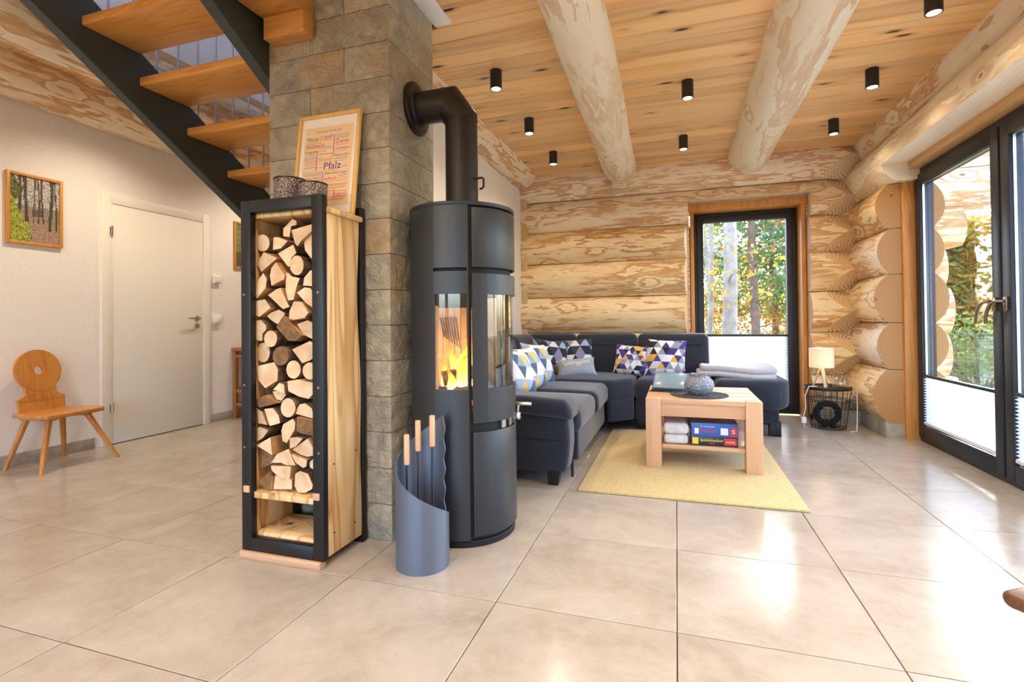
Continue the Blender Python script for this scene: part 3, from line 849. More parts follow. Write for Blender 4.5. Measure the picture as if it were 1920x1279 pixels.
# ---------------------------------------------------------------- staircase
st = thing('staircase', 'open staircase with oak treads between two dark steel stringers', 'staircase', (-2.36, 3.6, 0))
SX0, SX1 = -2.80, -1.90
RUN, RISE = .2865, .1775
def tread_pos(k): return 1.737 + RUN * k, 2.475 - RISE * k       # front edge y, underside z
first = None
for k in range(-5, 14):
    y, z = tread_pos(k)
    if z < .02: continue
    if first is None:
        o = MB().box(SX0, SX1, 0, .30, 0, .048).build('tread', M['oak'], st, local=True, bevel=.008, seg=2); first = o.data
    else: o = link('tread', first, M['oak'], st)
    o.location = (-st.location.x, y - st.location.y, z)
def stringer(x, w_):
    # lower edge through (1.555, 2.49) with the slope of the flight, plate .27 deep
    sl = -RISE / RUN
    def zl(y): return 2.49 - .02 + sl * (y - 1.555)
    ya, yb_ = .1, 5.15
    pl = MB()
    poly = [(ya, zl(ya)), (yb_, zl(yb_)), (yb_ + .1, 0), (yb_ + .36, 0), (yb_ + .05, zl(yb_) + .30), (ya, zl(ya) + .30)]
    if zl(yb_) < 0: pass
    pl.prism([(a, max(b, 0)) for a, b in poly], x - .006, x + .006, 'yz')
    o = pl.build('stringer', M['stringer'], st)
    fl = MB(); n_ = Vector((0, -sl, 1)).normalized()
    for off in (0.0, .295):
        fl.bar((x + w_ / 2, ya, zl(ya) + off), (x + w_ / 2, yb_, zl(yb_) + off), abs(w_), .012, up=(1, 0, 0) if False else (0, 0, 1))
    q = fl.build('flange', M['stringer_edge'], o, local=True)
    q.data.transform(Matrix.Translation(-Vector(st.location)))
    return zl
zl = stringer(SX0 - .006, -.06); stringer(SX1 + .006, -.06)
rod0 = None
for q in range(37):
    y = .3 + q * .132; zt = zl(y) + .30
    if rod0 is None:
        o = MB().lathe([(.0065, 0), (.0065, .88)], (0, 0, 0), 8).build('baluster', M['rod'], st, local=True); rod0 = o.data
    else: o = link('baluster', rod0, M['rod'], st)
    o.location = (SX0 - .03 - st.location.x, y - st.location.y, zt)
MB().tube([(SX0 - .03, .25, zl(.25) + 1.18), (SX0 - .03, 5.1, zl(5.1) + 1.18)], .021, 12).build('handrail', M['rod'], st)

# ---------------------------------------------------------------- ceiling spots
def spot(x, y, label, z=CEIL, watt=SPOT_W, grp='black ceiling spots'):
    t = thing('ceiling_spot', label, 'spotlight', (x, y, z - .118), group=grp)
    MB().lathe([(.030, -.0), (.0375, .0), (.0375, .118), (.0, .118)], (x, y, z - .118), 24, cap=False).build('housing', M['spotblack'], t)
    MB().lathe([(.0, .0), (.029, .0), (.031, -.002), (.031, .02), (0, .02)], (x, y, z - .114), 20, cap=False).build('led_lens', M['led'], t)
    ld = bpy.data.lights.new('spot_light', 'SPOT'); ld.energy = watt; ld.color = (1, .84, .64); ld.spot_size = R_(145); ld.spot_blend = .9; ld.shadow_soft_size = .03
    lo = bpy.data.objects.new('spot_light', ld); COL.objects.link(lo); lo.parent = t; lo.location = (0, 0, -.012)
    return t
K = 1.019
for x, y, l in ((-1.055, 2.99, 'black cylinder ceiling spot left of the pale beam, nearest the stove pipe'), (-1.067, 3.786, 'black cylinder ceiling spot, middle one left of the pale beam'),
                (-1.068, 4.60, 'black cylinder ceiling spot left of the pale beam, closest to the log wall'), (.091, 3.53, 'black cylinder ceiling spot between the two beams, the nearer one'),
                (.078, 4.576, 'black cylinder ceiling spot between the two beams, the farther one'), (1.20, 3.75, 'black cylinder ceiling spot right of the beams, middle of three'),
                (1.206, 4.60, 'black cylinder ceiling spot right of the beams, closest to the back wall'), (1.195, 2.93, 'black cylinder ceiling spot at the top edge of the photo')):
    spot(x * K, y * K, l)
for x, y in ((-.95, .9), (.15, .9), (1.15, 1.3), (-.95, -.9), (.15, -.9)):
    spot(x, y, 'black cylinder ceiling spot behind the camera, %s' % ('left one of the front row' if (x, y) == (-.95, .9) else 'middle one of the front row' if (x, y) == (.15, .9) else 'right one near the terrace door' if x > 1 else 'left one of the rear row' if x < 0 else 'right one of the rear row'), watt=SPOT_W * 3.0, grp='spots behind the camera')
for y in (2.75, 1.2, 4.3):
    t = spot(-3.72, y, 'small ceiling spot in the strip between the two logs at the left' if y == 2.75 else 'ceiling spot of the hall strip nearest the camera' if y == 1.2 else 'ceiling spot of the hall strip farthest from the camera', CEIL_L + .07, SPOT_W * 3.2, 'hall spots')
# ---------------------------------------------------------------- wood stove
SC_ = (-.973, 2.249); SR = .245
sv = thing('wood_stove', 'tall round dark grey wood stove with a burning fire and a flue pipe', 'stove', (SC_[0], SC_[1], 0))
b = MB().lathe([(.236, 0), (.240, .004), (.240, .024), (.236, .028)], (*SC_, 0), 64); b.build('base_ring', M['stovedark'], sv)
ri = SR - .006
for sgn in (-1, 1):
    b = MB()
    def pan(a0, a1, z0, z1): b.curved(SC_, ri, SR, *((a0, a1) if sgn < 0 else (-a1, -a0)), z0, z1)
    pan(-180, -98.4, .032, 1.488)
    pan(-98.4, -97.2, .032, 1.198); pan(-98.4, -97.2, 1.213, 1.488)
    pan(-97.2, -62.6, .032, .684); pan(-97.2, -62.6, 1.099, 1.198); pan(-97.2, -62.6, 1.213, 1.488)
    pan(-62.6, -61.0, .032, 1.488)
    b.build('side_shell', M['stove'], sv, smooth=25)
    b = MB().curved(SC_, ri - .006, ri - .002, *((-98.5, -62.3) if sgn < 0 else (62.3, 98.5)), .675, 1.105); b.build('side_glass', M['stoveglass'], sv, smooth=25)
    b = MB().curved(SC_, SR - .02, SR + .0005, *((-61.0, -57.9) if sgn < 0 else (57.9, 61.0)), .032, 1.48, seg=2); b.v = [((x - SC_[0]) * .955 + SC_[0], (y - SC_[1]) * .955 + SC_[1], z) for x, y, z in b.v]
    b.build('door_gap', M['stovedark'], sv)
RD = SR + .004
MB().curved(SC_, SR - .008, RD, -57.6, 57.6, 1.214, 1.476).build('upper_panel', M['stove'], sv, bevel=.003, smooth=25)
b = MB()
b.curved(SC_, SR - .006, RD, -57.6, -41.2, .537, 1.188).curved(SC_, SR - .006, RD, 41.2, 57.6, .537, 1.188)
b.curved(SC_, SR - .006, RD, -41.2, 41.2, .537, .684).curved(SC_, SR - .006, RD, -41.2, 41.2, 1.098, 1.188)
door = b.build('fire_door', M['stove'], sv, smooth=25)
MB().curved(SC_, SR - .012, SR - .007, -42, 42, .675, 1.108).build('door_glass', M['stoveglass'], sv, smooth=25)
MB().curved(SC_, SR - .008, RD, -57.6, 57.6, .048, .497).build('lower_panel', M['stove'], sv, bevel=.002, smooth=25)
b = MB()
for a in (-22, -8, 6, 18): b.curved(SC_, SR - .03, SR - .004, a, a + 7, .500, .533, seg=2)
b.build('air_lever', M['chrome'], sv)
b = MB(); t = R_(12); hx, hy = SC_[0] + (SR + .005) * math.cos(t), SC_[1] + (SR + .005) * math.sin(t)
b.box(hx - .01, hx + .022, hy - .012, hy + .012, .515, .545).tube([(hx + .008, hy, .54), (hx + .012, hy, .585)], .006, 8).tube([(hx - .0, hy, .588), (hx + .075, hy + .004, .588)], .0085, 12)
b.build('door_handle', M['chrome'], sv, bevel=.001)
MB().lathe([(.0, 1.486), (.246, 1.486), (.249, 1.490), (.249, 1.500), (.246, 1.503), (0, 1.503)], (*SC_, 0), 64, cap=False).build('top_plate', M['stove'], sv)
MB().lathe([(.228, .03), (.228, .575), (.0, .575)], (*SC_, 0), 48, cap=False).build('inner_body', M['stovedark'], sv)
MB().lathe([(.0, 1.135), (.228, 1.135), (.228, 1.485)], (*SC_, 0), 48, cap=False).build('upper_chamber', M['stovedark'], sv)
b = MB()
for a0 in range(99, 261, 9): b.curved(SC_, .205, .226, a0 + .35, a0 + 8.65, .575, 1.05, seg=2)
b.build('firebrick_lining', M['firebrick'], sv)
b = MB()
for k in range(7):
    a = R_(118 + k * 4); b.bar((SC_[0] + .2 * math.cos(a), SC_[1] + .2 * math.sin(a), .84 + .01 * k), (SC_[0] + .2 * math.cos(a + .11), SC_[1] + .2 * math.sin(a + .11), 1.0), .006, .006)
b.build('lining_groove', M['charred'], sv)
MB().lathe([(.0, .575), (.222, .575), (.222, .592), (0, .592)], (*SC_, 0), 40, cap=False).build('hearth_plate', M['firebrick'], sv)
# flue pipe: up, two-segment elbow, into the chimney
PR = .0775
b = MB(); zt = 2.035; seg = 28
path = [(SC_[0], SC_[1], 1.50), (SC_[0], SC_[1], 1.95), (SC_[0] - .06, SC_[1], zt), (CH[1] - .01, SC_[1], zt)]
def mitre(b, pts, r):
    vs = []; n = len(pts); pts = [Vector(p) for p in pts]
    for i, p in enumerate(pts):
        d0 = (pts[i] - pts[i - 1]).normalized() if i else (pts[1] - pts[0]).normalized()
        d1 = (pts[i + 1] - pts[i]).normalized() if i < n - 1 else d0
        nrm = (d0 + d1).normalized(); u = Vector((0, 1, 0)); v = d0.cross(u)
        for k in range(seg):
            t = 2 * math.pi * k / seg; q = p + (u * math.cos(t) + v * math.sin(t)) * r
            q = q + d0 * ((p - q).dot(nrm) / d0.dot(nrm)); vs.append(q)
    fs = [(i * seg + k, i * seg + (k + 1) % seg, (i + 1) * seg + (k + 1) % seg, (i + 1) * seg + k) for i in range(n - 1) for k in range(seg)]
    b.add(vs, fs)
mitre(b, path, PR)
pipe = b.build('flue_pipe', M['pipe'], sv, smooth=22)
b = MB()
def ring_at(p, d, r, h):
    p = Vector(p); d = Vector(d).normalized(); b.tube([p - d * h, p + d * h], r, 28)
ring_at((SC_[0], SC_[1], 1.945), (0, 0, 1), PR + .0018, .004); ring_at((SC_[0] - .075, SC_[1], zt), (1, 0, 0), PR + .0018, .004)
b.build('pipe_seam', M['pipe'], sv)
b = MB().lathe([(.078, .03), (.084, .03), (.088, .018), (.115, .014), (.118, .006), (.128, .004), (.128, -.004), (.078, -.004)], (0, 0, 0), 40, cap=False)
b.v = [(CH[1] + .004 + z, SC_[1] + x, zt + y) for x, y, z in b.v]
b.build('wall_rosette', M['pipe'], sv)
b = MB().tube([(SC_[0] + PR - .004, SC_[1] - .02, 1.655), (SC_[0] + PR + .035, SC_[1] - .02, 1.655), (SC_[0] + PR + .042, SC_[1] - .02, 1.648), (SC_[0] + PR + .042, SC_[1] - .02, 1.612), (SC_[0] + PR + .034, SC_[1] - .02, 1.604), (SC_[0] + PR + .022, SC_[1] - .02, 1.604)], .0055, 8)
b.build('damper_handle', M['pipe'], sv)

# fire inside the stove
fire = thing('fire', 'orange flames of the log fire behind the stove glass', 'fire', (SC_[0], SC_[1], .60))
for k, (dx, dy, hgt, rad, lean) in enumerate([(.0, -.02, .27, .05, .03), (-.05, .03, .22, .045, -.02), (.05, .01, .20, .045, .02), (.02, -.08, .17, .04, .03), (-.07, -.05, .15, .035, -.02), (.09, -.04, .13, .03, .03), (.0, .07, .25, .05, 0), (-.02, -.11, .11, .03, .01)]):
    prof = []
    for i in range(13):
        u = i / 12; prof.append((rad * (math.sin(min(1, u * 1.9 + .25) * math.pi / 2) * (1 - u) ** .75) + .0005, hgt * u))
    b = MB().lathe(prof, (0, 0, 0), 14)
    ph = random.uniform(0, 6)
    b.v = [(SC_[0] + dx + x + lean * (z / hgt) + .022 * math.sin(z * 30 + ph) * (z / hgt), SC_[1] + dy + y * .8 + .018 * math.cos(z * 26 + ph) * (z / hgt), .66 + z) for x, y, z in b.v]
    b.build('flame', M['flame'], fire, smooth=80)
fl_d = bpy.data.lights.new('fire_light', 'POINT'); fl_d.energy = 2.2; fl_d.color = (1, .5, .16); fl_d.shadow_soft_size = .05
fl = bpy.data.objects.new('fire_light', fl_d); COL.objects.link(fl); fl.parent = fire; fl.location = (0, 0, .2)
for lab, p0, p1, r in (('charred log lying at the front of the stove fire', (-1.06, 2.15, .645), (-.88, 2.17, .65), .036), ('charred log at the back of the stove fire', (-1.08, 2.30, .645), (-.86, 2.32, .645), .04), ('burning log leaning across the top of the stove fire', (-1.05, 2.18, .71), (-.87, 2.29, .745), .038)):
    b = MB(); n_ = 5; p0, p1 = Vector(p0), Vector(p1)
    b.tube([p0.lerp(p1, i / n_) for i in range(n_ + 1)], [r * random.uniform(.9, 1.08) for _ in range(n_ + 1)], 9)
    tag(b.build('burning_log', [M['charred']], smooth=50), lab, 'log', 'logs in the stove')
b = MB()
for _ in range(90):
    a = random.uniform(0, 6.28); rr = .19 * math.sqrt(random.random()); s_ = random.uniform(.006, .016)
    x, y = SC_[0] + rr * math.cos(a), SC_[1] + rr * math.sin(a); b.lathe([(s_ * .5, 0), (s_, s_ * .6), (s_ * .4, s_ * 1.3)], (x, y, .592), 5)
tag(b.build('embers', M['ember'], smooth=0), 'glowing embers and ash on the stove hearth', 'embers', kind='stuff')

# ---------------------------------------------------------------- tool holder with three tools
BC = (-.988, 1.853); BR = .107
n_ = 60; vs = []; fs = []
for i in range(n_ + 1):
    u = i / n_; a = R_(22 - 317 * u)                      # from the right front clockwise round to the back
    zt_ = .205 + .38 * (u ** 1.15)
    for r, z in ((BR, 0), (BR, zt_), (BR - .003, zt_), (BR - .003, 0)): vs.append((BC[0] + r * math.cos(a), BC[1] + r * math.sin(a), z))
for i in range(n_):
    for k in range(4): fs.append((i * 4 + k, (i + 1) * 4 + k, (i + 1) * 4 + (k + 1) % 4, i * 4 + (k + 1) % 4))
fs += [(0, 1, 2, 3), tuple(n_ * 4 + k for k in range(4))]
hold = thing('tool_holder', 'grey curved sheet steel fireplace tool holder standing before the stove', 'tool holder', (*BC, 0))
MB().add(vs, fs).build('curved_shell', M['bucket'], hold, smooth=30)
MB().lathe([(0, .002), (BR - .004, .002), (BR - .004, .006), (0, .006)], (*BC, 0), 32, cap=False).build('base_plate', M['bucket'], hold)
# wavy edged back strip
vs = []; fs = []; m_ = 40
a_end = R_(22 - 317)
for j in range(m_ + 1):
    z = .02 + .565 * j / m_; wv = .016 + .007 * math.sin(z * 2 * math.pi / .085)
    for da in (0, wv / BR):
        for r in (BR - .003, BR): vs.append((BC[0] + r * math.cos(a_end - da), BC[1] + r * math.sin(a_end - da), z))
for j in range(m_):
    o_ = j * 4
    for q in ((0, 1), (1, 3), (3, 2), (2, 0)): fs.append((o_ + q[0], o_ + q[1], o_ + 4 + q[1], o_ + 4 + q[0]))
fs += [(0, 1, 3, 2), tuple(m_ * 4 + k for k in (0, 1, 3, 2))]
MB().add(vs, fs).build('wavy_edge', M['bucket'], hold, smooth=30)
for lab, x, y, z0, z1, head in (('fireplace poker with wooden handle, leftmost and lowest in the steel holder', -1.062, 1.86, .400, .516, 'hook'), ('ash shovel with wooden handle, middle one in the steel holder', -1.025, 1.888, .452, .570, 'shovel'), ('hearth brush with wooden handle, rightmost and tallest in the steel holder', -.958, 1.885, .476, .595, 'brush')):
    t = thing('fireplace_tool', lab, 'fireplace tool', (x, y, .008), group='fireplace tools')
    MB().lathe([(.010, z0 - .008), (.0115, z0), (.0115, z1 - .004), (.009, z1)], (x, y, .0), 16).build('handle', M['handlewood'], t)
    r = MB().tube([(x, y, .02), (x, y, z0)], .0048, 8)
    if head == 'shovel': r.box(x - .022, x + .022, y - .002, y + .002, .008, .07)
    if head == 'brush': r.lathe([(.018, .008), (.02, .06), (.006, .08)], (x, y, 0), 12)
    if head == 'hook': r.tube([(x, y, .02), (x + .02, y, .02)], .0045, 8)
    r.build('rod', M['toolsteel'], t)

# ---------------------------------------------------------------- firewood rack
RX0, RX1, RY0, RY1, RZ1 = -1.748, -1.338, 1.69, 1.985, 1.495
rk = thing('firewood_rack', 'tall narrow firewood rack of black steel frames and larch boards beside the chimney', 'rack', ((RX0 + RX1) / 2, (RY0 + RY1) / 2, 0))
def rframe(y):
    f_ = MB(); w_ = .05
    f_.box(RX0, RX0 + w_, y, y + .03, .03, RZ1).box(RX1 - w_, RX1, y, y + .03, .03, RZ1).box(RX0 + w_, RX1 - w_, y, y + .03, RZ1 - .05, RZ1).box(RX0 + w_, RX1 - w_, y, y + .03, .03, .085)
    return f_
rframe(RY0).build('steel_frame', M['black'], rk, bevel=.002)
rframe(RY1 - .03).build('steel_frame', M['black'], rk, bevel=.002)
def live_board(xa, xb):
    """side board with a wavy live edge at the back"""
    vs = []; fs = []; n = 24
    for i in range(n + 1):
        z = .035 + (1.425 - .035) * i / n; ye = 1.945 + .008 * math.sin(z * 4.1) + .006 * math.sin(z * 9.3 + 1); yf_ = 1.722
        for x in (xa, xb):
            vs += [(x, yf_, z), (x, ye, z)]
    for i in range(n):
        o_ = i * 4
        for q in ((0, 1), (1, 3), (3, 2), (2, 0)): fs.append((o_ + q[0], o_ + q[1], o_ + 4 + q[1], o_ + 4 + q[0]))
    fs += [(0, 1, 3, 2), tuple(n * 4 + k for k in (0, 1, 3, 2))]
    return MB().add(vs, fs)
live_board(RX1 - .032, RX1 - .004).build('side_board', M['rackpine'], rk, bevel=.004, smooth=30)
live_board(RX0 + .004, RX0 + .032).build('side_board', M['rackpine'], rk, bevel=.004, smooth=30)
MB().box(RX0 + .01, RX1 + .012, 1.722, 1.955, 1.425, 1.45).build('top_board', M['rackpine'], rk, bevel=.008)
MB().box(RX0 + .034, RX1 - .034, 1.705, 1.945, .245, .272).build('shelf_board', M['rackpine'], rk, bevel=.004)
MB().box(RX0 + .034, RX1 - .034, 1.725, 1.945, .045, .10).build('bottom_board', M['rackpine'], rk, bevel=.015)
MB().box(RX0 - .004, RX1 - .012, RY0 - .012, RY0 + .028, 0, .03).build('front_foot_bar', M['beech'], rk, bevel=.003)
MB().box(RX0, RX0 + .05, RY1 - .03, RY1, 0, .03).build('foot_cap', M['black'], rk)
MB().box(RX1 - .05, RX1, RY1 - .03, RY1, 0, .03).build('foot_cap', M['black'], rk)
for x in (RX0 + .018, RX1 - .02):
    for z in (.46, .72, 1.10):
        b = MB().lathe([(.0055, 0), (.0045, .004)], (0, 0, 0), 10); b.v = [(x + p[0], RY0 - p[2], z + p[1]) for p in b.v]; b.build('bolt', M['brassbolt'], rk)
for z, y in ((.12, 1.76), (.11, 1.90), (.40, 1.76), (.42, 1.91)):
    b = MB().lathe([(.004, 0), (.0035, .002)], (0, 0, 0), 8); b.v = [(RX1 - .004 + p[2], y + p[0], z + p[1]) for p in b.v]; b.build('screw', M['black'], rk)
for x in (RX0 + .012, RX1 - .048): MB().box(x, x + .03, 1.69 - .006, 1.72, .272, .30).build('retaining_peg', M['beech'], rk, bevel=.003)

FIREWOOD = [('s',[(-1574,1378),(-1524,1417),(-1503,1407),(-1501,1390),(-1532,1385),(-1541,1338),(-1574,1344)]),
 ('s',[(-1518,1366),(-1398,1388),(-1392,1369),(-1467,1317),(-1486,1293),(-1500,1306)]),
 ('r',[(-1643,1322),(-1647,1305),(-1658,1292),(-1674,1286),(-1692,1287),(-1708,1295),(-1719,1309),(-1723,1326),(-1719,1343),(-1707,1356),(-1691,1362),(-1674,1361),(-1658,1353),(-1647,1339)]),
 ('s',[(-1614,1343),(-1591,1343),(-1537,1321),(-1574,1291),(-1617,1287)]),
 ('s',[(-1418,1351),(-1391,1351),(-1391,1232),(-1431,1242),(-1463,1277),(-1469,1311),(-1455,1336)]),
 ('s',[(-1604,1276),(-1520,1310),(-1504,1272),(-1531,1253),(-1537,1213),(-1550,1215)]),
 ('s',[(-1674,1285),(-1598,1255),(-1686,1197),(-1725,1235)]),
 ('r',[(-1456,1216),(-1459,1198),(-1470,1183),(-1484,1175),(-1501,1176),(-1515,1185),(-1526,1200),(-1529,1220),(-1525,1238),(-1515,1253),(-1500,1261),(-1484,1260),(-1469,1251),(-1459,1235)]),
 ('s',[(-1602,1238),(-1552,1177),(-1554,1163),(-1626,1135),(-1634,1180),(-1626,1214)]),
 ('s',[(-1396,1204),(-1392,1118),(-1428,1129),(-1468,1132),(-1462,1166),(-1432,1195)]),
 ('s',[(-1546,1192),(-1533,1189),(-1517,1174),(-1474,1165),(-1489,1137),(-1510,1071),(-1538,1070),(-1551,1119)]),
 ('s',[(-1666,1196),(-1647,1170),(-1652,1129),(-1704,1082),(-1725,1102),(-1703,1155)]),
 ('s',[(-1499,1106),(-1460,1128),(-1428,1124),(-1404,1092),(-1407,1049),(-1417,1039),(-1453,1060)]),
 ('s',[(-1650,1100),(-1599,1126),(-1580,1130),(-1543,1061),(-1532,1046),(-1568,1035)]),
 ('s',[(-1654,1083),(-1622,1045),(-1687,1005),(-1719,1016),(-1723,1043),(-1699,1078)]),
 ('s',[(-1510,1072),(-1469,1069),(-1433,1020),(-1453,999),(-1510,991),(-1537,995),(-1535,1027)]),
 ('s',[(-1665,1010),(-1639,1027),(-1597,1038),(-1564,1022),(-1576,1000),(-1606,973),(-1635,987)]),
 ('s',[(-1510,976),(-1453,992),(-1421,978),(-1398,939),(-1398,897),(-1474,929)]),
 ('s',[(-1728,967),(-1709,993),(-1678,996),(-1648,970),(-1648,953),(-1670,933),(-1670,902),(-1700,905),(-1724,929)]),
 ('s',[(-1572,1012),(-1468,927),(-1503,902),(-1544,904),(-1610,963)]),
 ('r',[(-1597,914),(-1601,898),(-1611,884),(-1625,877),(-1641,877),(-1656,884),(-1666,897),(-1669,914),(-1666,930),(-1655,943),(-1641,950),(-1625,950),(-1610,943),(-1600,930)]),
 ('s',[(-1529,870),(-1434,907),(-1398,886),(-1398,846),(-1434,823),(-1475,810),(-1507,845)]),
 ('r',[(-1643,855),(-1647,836),(-1657,820),(-1673,811),(-1690,811),(-1706,819),(-1716,835),(-1720,854),(-1716,874),(-1705,889),(-1690,898),(-1672,898),(-1657,890),(-1646,874)]),
 ('r',[(-1542,841),(-1546,823),(-1559,808),(-1576,800),(-1596,799),(-1613,807),(-1626,822),(-1630,840),(-1625,859),(-1613,874),(-1595,882),(-1576,882),(-1558,874),(-1546,860)]),
 ('r',[(-1486,785),(-1490,768),(-1501,754),(-1516,745),(-1534,745),(-1549,752),(-1560,766),(-1564,784),(-1560,801),(-1549,816),(-1533,824),(-1516,824),(-1500,816),(-1490,803)]),
 ('r',[(-1394,783),(-1398,767),(-1408,754),(-1423,746),(-1439,746),(-1454,752),(-1464,765),(-1468,781),(-1464,798),(-1453,811),(-1438,818),(-1422,818),(-1407,811),(-1397,799)]),
 ('s',[(-1718,798),(-1611,818),(-1592,783),(-1595,737),(-1663,701),(-1701,736)]),
 ('s',[(-1618,698),(-1582,731),(-1557,723),(-1553,683),(-1603,698)]),
 ('s',[(-1559,737),(-1504,745),(-1399,731),(-1403,704),(-1447,663),(-1496,671),(-1553,693)]),
 ('s',[(-1629,691),(-1595,698),(-1553,681),(-1579,652),(-1608,657)]),
 ('s',[(-1714,652),(-1662,674),(-1582,646),(-1690,620)]),
 ('r',[(-1501,628),(-1505,610),(-1516,595),(-1532,586),(-1550,585),(-1566,592),(-1577,607),(-1581,625),(-1577,644),(-1566,659),(-1550,668),(-1532,668),(-1516,661),(-1505,647)]),
 ('s',[(-1513,614),(-1491,643),(-1462,648),(-1428,628),(-1416,584),(-1513,600)]),
 ('s',[(-1667,618),(-1618,624),(-1587,593),(-1579,560),(-1636,544)]),
 ('s',[(-1717,623),(-1681,606),(-1652,547),(-1686,552),(-1699,551)]),
 ('s',[(-1505,590),(-1424,580),(-1416,514),(-1484,521),(-1505,530)]),
 ('s',[(-1570,558),(-1518,584),(-1505,569),(-1509,537),(-1553,476),(-1575,484),(-1581,529)]),
 ('s',[(-1722,532),(-1690,541),(-1641,529),(-1670,494),(-1713,471),(-1727,507)]),
 ('s',[(-1531,504),(-1492,510),(-1463,505),(-1501,467),(-1531,458)]),
 ('s',[(-1713,459),(-1632,501),(-1624,423),(-1677,445)]),
 ('s',[(-1529,453),(-1448,507),(-1406,449),(-1417,435),(-1450,427),(-1484,433)]),
 ('s',[(-1635,390),(-1601,432),(-1540,458),(-1502,390),(-1549,386),(-1580,395)]),
 ('s',[(-1525,437),(-1442,419),(-1446,391),(-1463,383),(-1502,404)]),
 ('s',[(-1434,409),(-1404,439),(-1405,373),(-1434,388)]),
 ('s',[(-1702,439),(-1624,416),(-1637,383),(-1705,353)]),
 ('s',[(-1639,379),(-1528,385),(-1537,328),(-1598,333),(-1633,359)]),
 ('s',[(-1519,354),(-1493,368),(-1451,359),(-1426,313),(-1430,295),(-1468,271),(-1507,274),(-1524,301)]),
 ('s',[(-1620,338),(-1528,328),(-1528,286),(-1629,277)]),
 ('s',[(-1703,306),(-1637,358),(-1624,338),(-1633,269),(-1651,264)])]
DARK_ENDS = {(-1650, 307), (-1467, 547), (-1586, 841), (-1539, 942), (-1667, 398), (-1662, 648)}
rows = []
order = ['first', 'second', 'third', 'fourth', 'fifth', 'sixth', 'seventh', 'eighth', 'ninth', 'tenth', 'eleventh', 'twelfth', 'thirteenth', 'fourteenth', 'fifteenth', 'sixteenth', 'seventeenth']
items = [(k, p, sum(a for a, _ in p) / len(p), sum(b_ for _, b_ in p) / len(p)) for k, p in FIREWOOD]
for i in range(0, len(items), 3): rows.append(sorted(items[i:i + 3], key=lambda q: q[2]))
for ri_, row in enumerate(rows):
    for ci, (kind, pts, cx, cz) in enumerate(row):
        pos = ['left', 'middle', 'right'][ci if len(row) == 3 else (0, 2)[ci] if len(row) == 2 else 1]
        pts = [(a / 1000, b_ / 1000) for a, b_ in pts]
        pts = [(min(max(a, RX0 + .036), RX1 - .036), max(b_, .274)) for a, b_ in pts]
        cx, cz = cx / 1000, cz / 1000
        L = random.uniform(.17, .20); y0_ = 1.7225 + random.uniform(0, .02)
        dark = (round(cx * 1000), round(cz * 1000)) in DARK_ENDS
        n = len(pts); vs = []; fs = []; mi = []
        sh = [.945, .97, .97, .93]; dp = [0, .006, L - .006, L]
        jx, jz = random.uniform(-.008, .008), random.uniform(-.006, .006)
        for s__, d in zip(sh, dp):
            for a, b_ in pts: vs.append((cx + (a - cx) * s__ + jx * d / L, y0_ + d + .5 * (a - cx) * random.uniform(-.03, .03), cz + (b_ - cz) * s__ + jz * d / L))
        fs.append(tuple(range(n))); mi.append(0)
        for q in range(3):
            for k in range(n):
                l = (k + 1) % n; fs.append((q * n + k, q * n + l, (q + 1) * n + l, (q + 1) * n + k))
                if kind == 'r': mi.append(1)
                else:
                    e = Vector((pts[l][0] - pts[k][0], pts[l][1] - pts[k][1])); mi.append(2 if e.length > .055 else 1)
        fs.append(tuple(3 * n + k for k in range(n))); mi.append(0)
        b = MB(); b.v = vs; b.f = fs; b.mi = mi
        o = b.build('firewood_log', [M['darkend'] if dark else M['endgrain'], M['bark'], M['splitside']], loc=(cx, y0_, cz), smooth=28)
        tag(o, '%s firewood log at the %s of the %s layer from the top of the rack' % ('round' if kind == 'r' else 'split', pos, order[ri_]), 'firewood', 'firewood in the rack')

# framed word poster and two lanterns on top of the rack
po = thing('word_poster', 'framed poster of colourful dialect words leaning on the stone chimney', 'picture', (-1.51, 1.90, 1.452))
po.rotation_euler = (R_(-7.5), 0, 0)
PW, PH = .335, .50
f_ = MB(); fw = .016
f_.box(-PW / 2, -PW / 2 + fw, 0, .018, 0, PH).box(PW / 2 - fw, PW / 2, 0, .018, 0, PH).box(-PW / 2 + fw, PW / 2 - fw, 0, .018, PH - fw, PH).box(-PW / 2 + fw, PW / 2 - fw, 0, .018, 0, fw)
f_.build('frame', M['posterwood'], po, local=True, bevel=.002)
MB().box(-PW / 2 + fw, PW / 2 - fw, .010, .016, fw, PH - fw).build('mount', M['mat_white'], po, local=True)
pw, ph = .262, .385; pz = .055
MB().box(-pw / 2, pw / 2, .0085, .0105, pz, pz + ph).build('print', M['poster'], po, local=True)
inks = {'g': '#5b7a44', 'p': '#4a3f9a', 'b': '#8fa6dc', 'r': '#d5453a', 'o': '#e07a3a', 'm': '#c85a92', 'k': '#8a7a5a', 'v': '#8a78b8', 'y': '#c9a35a'}
ink = {k: plain('ink_' + n_, c, .7) for (k, c), n_ in zip(inks.items(), ('green', 'indigo', 'blue', 'red', 'orange', 'pink', 'olive', 'violet', 'sand'))}
def onposter(u, v): return Matrix.Translation((-pw / 2 + u * pw, .0078, pz + ph * (1 - v))) @ Matrix.Rotation(R_(90), 4, 'X')
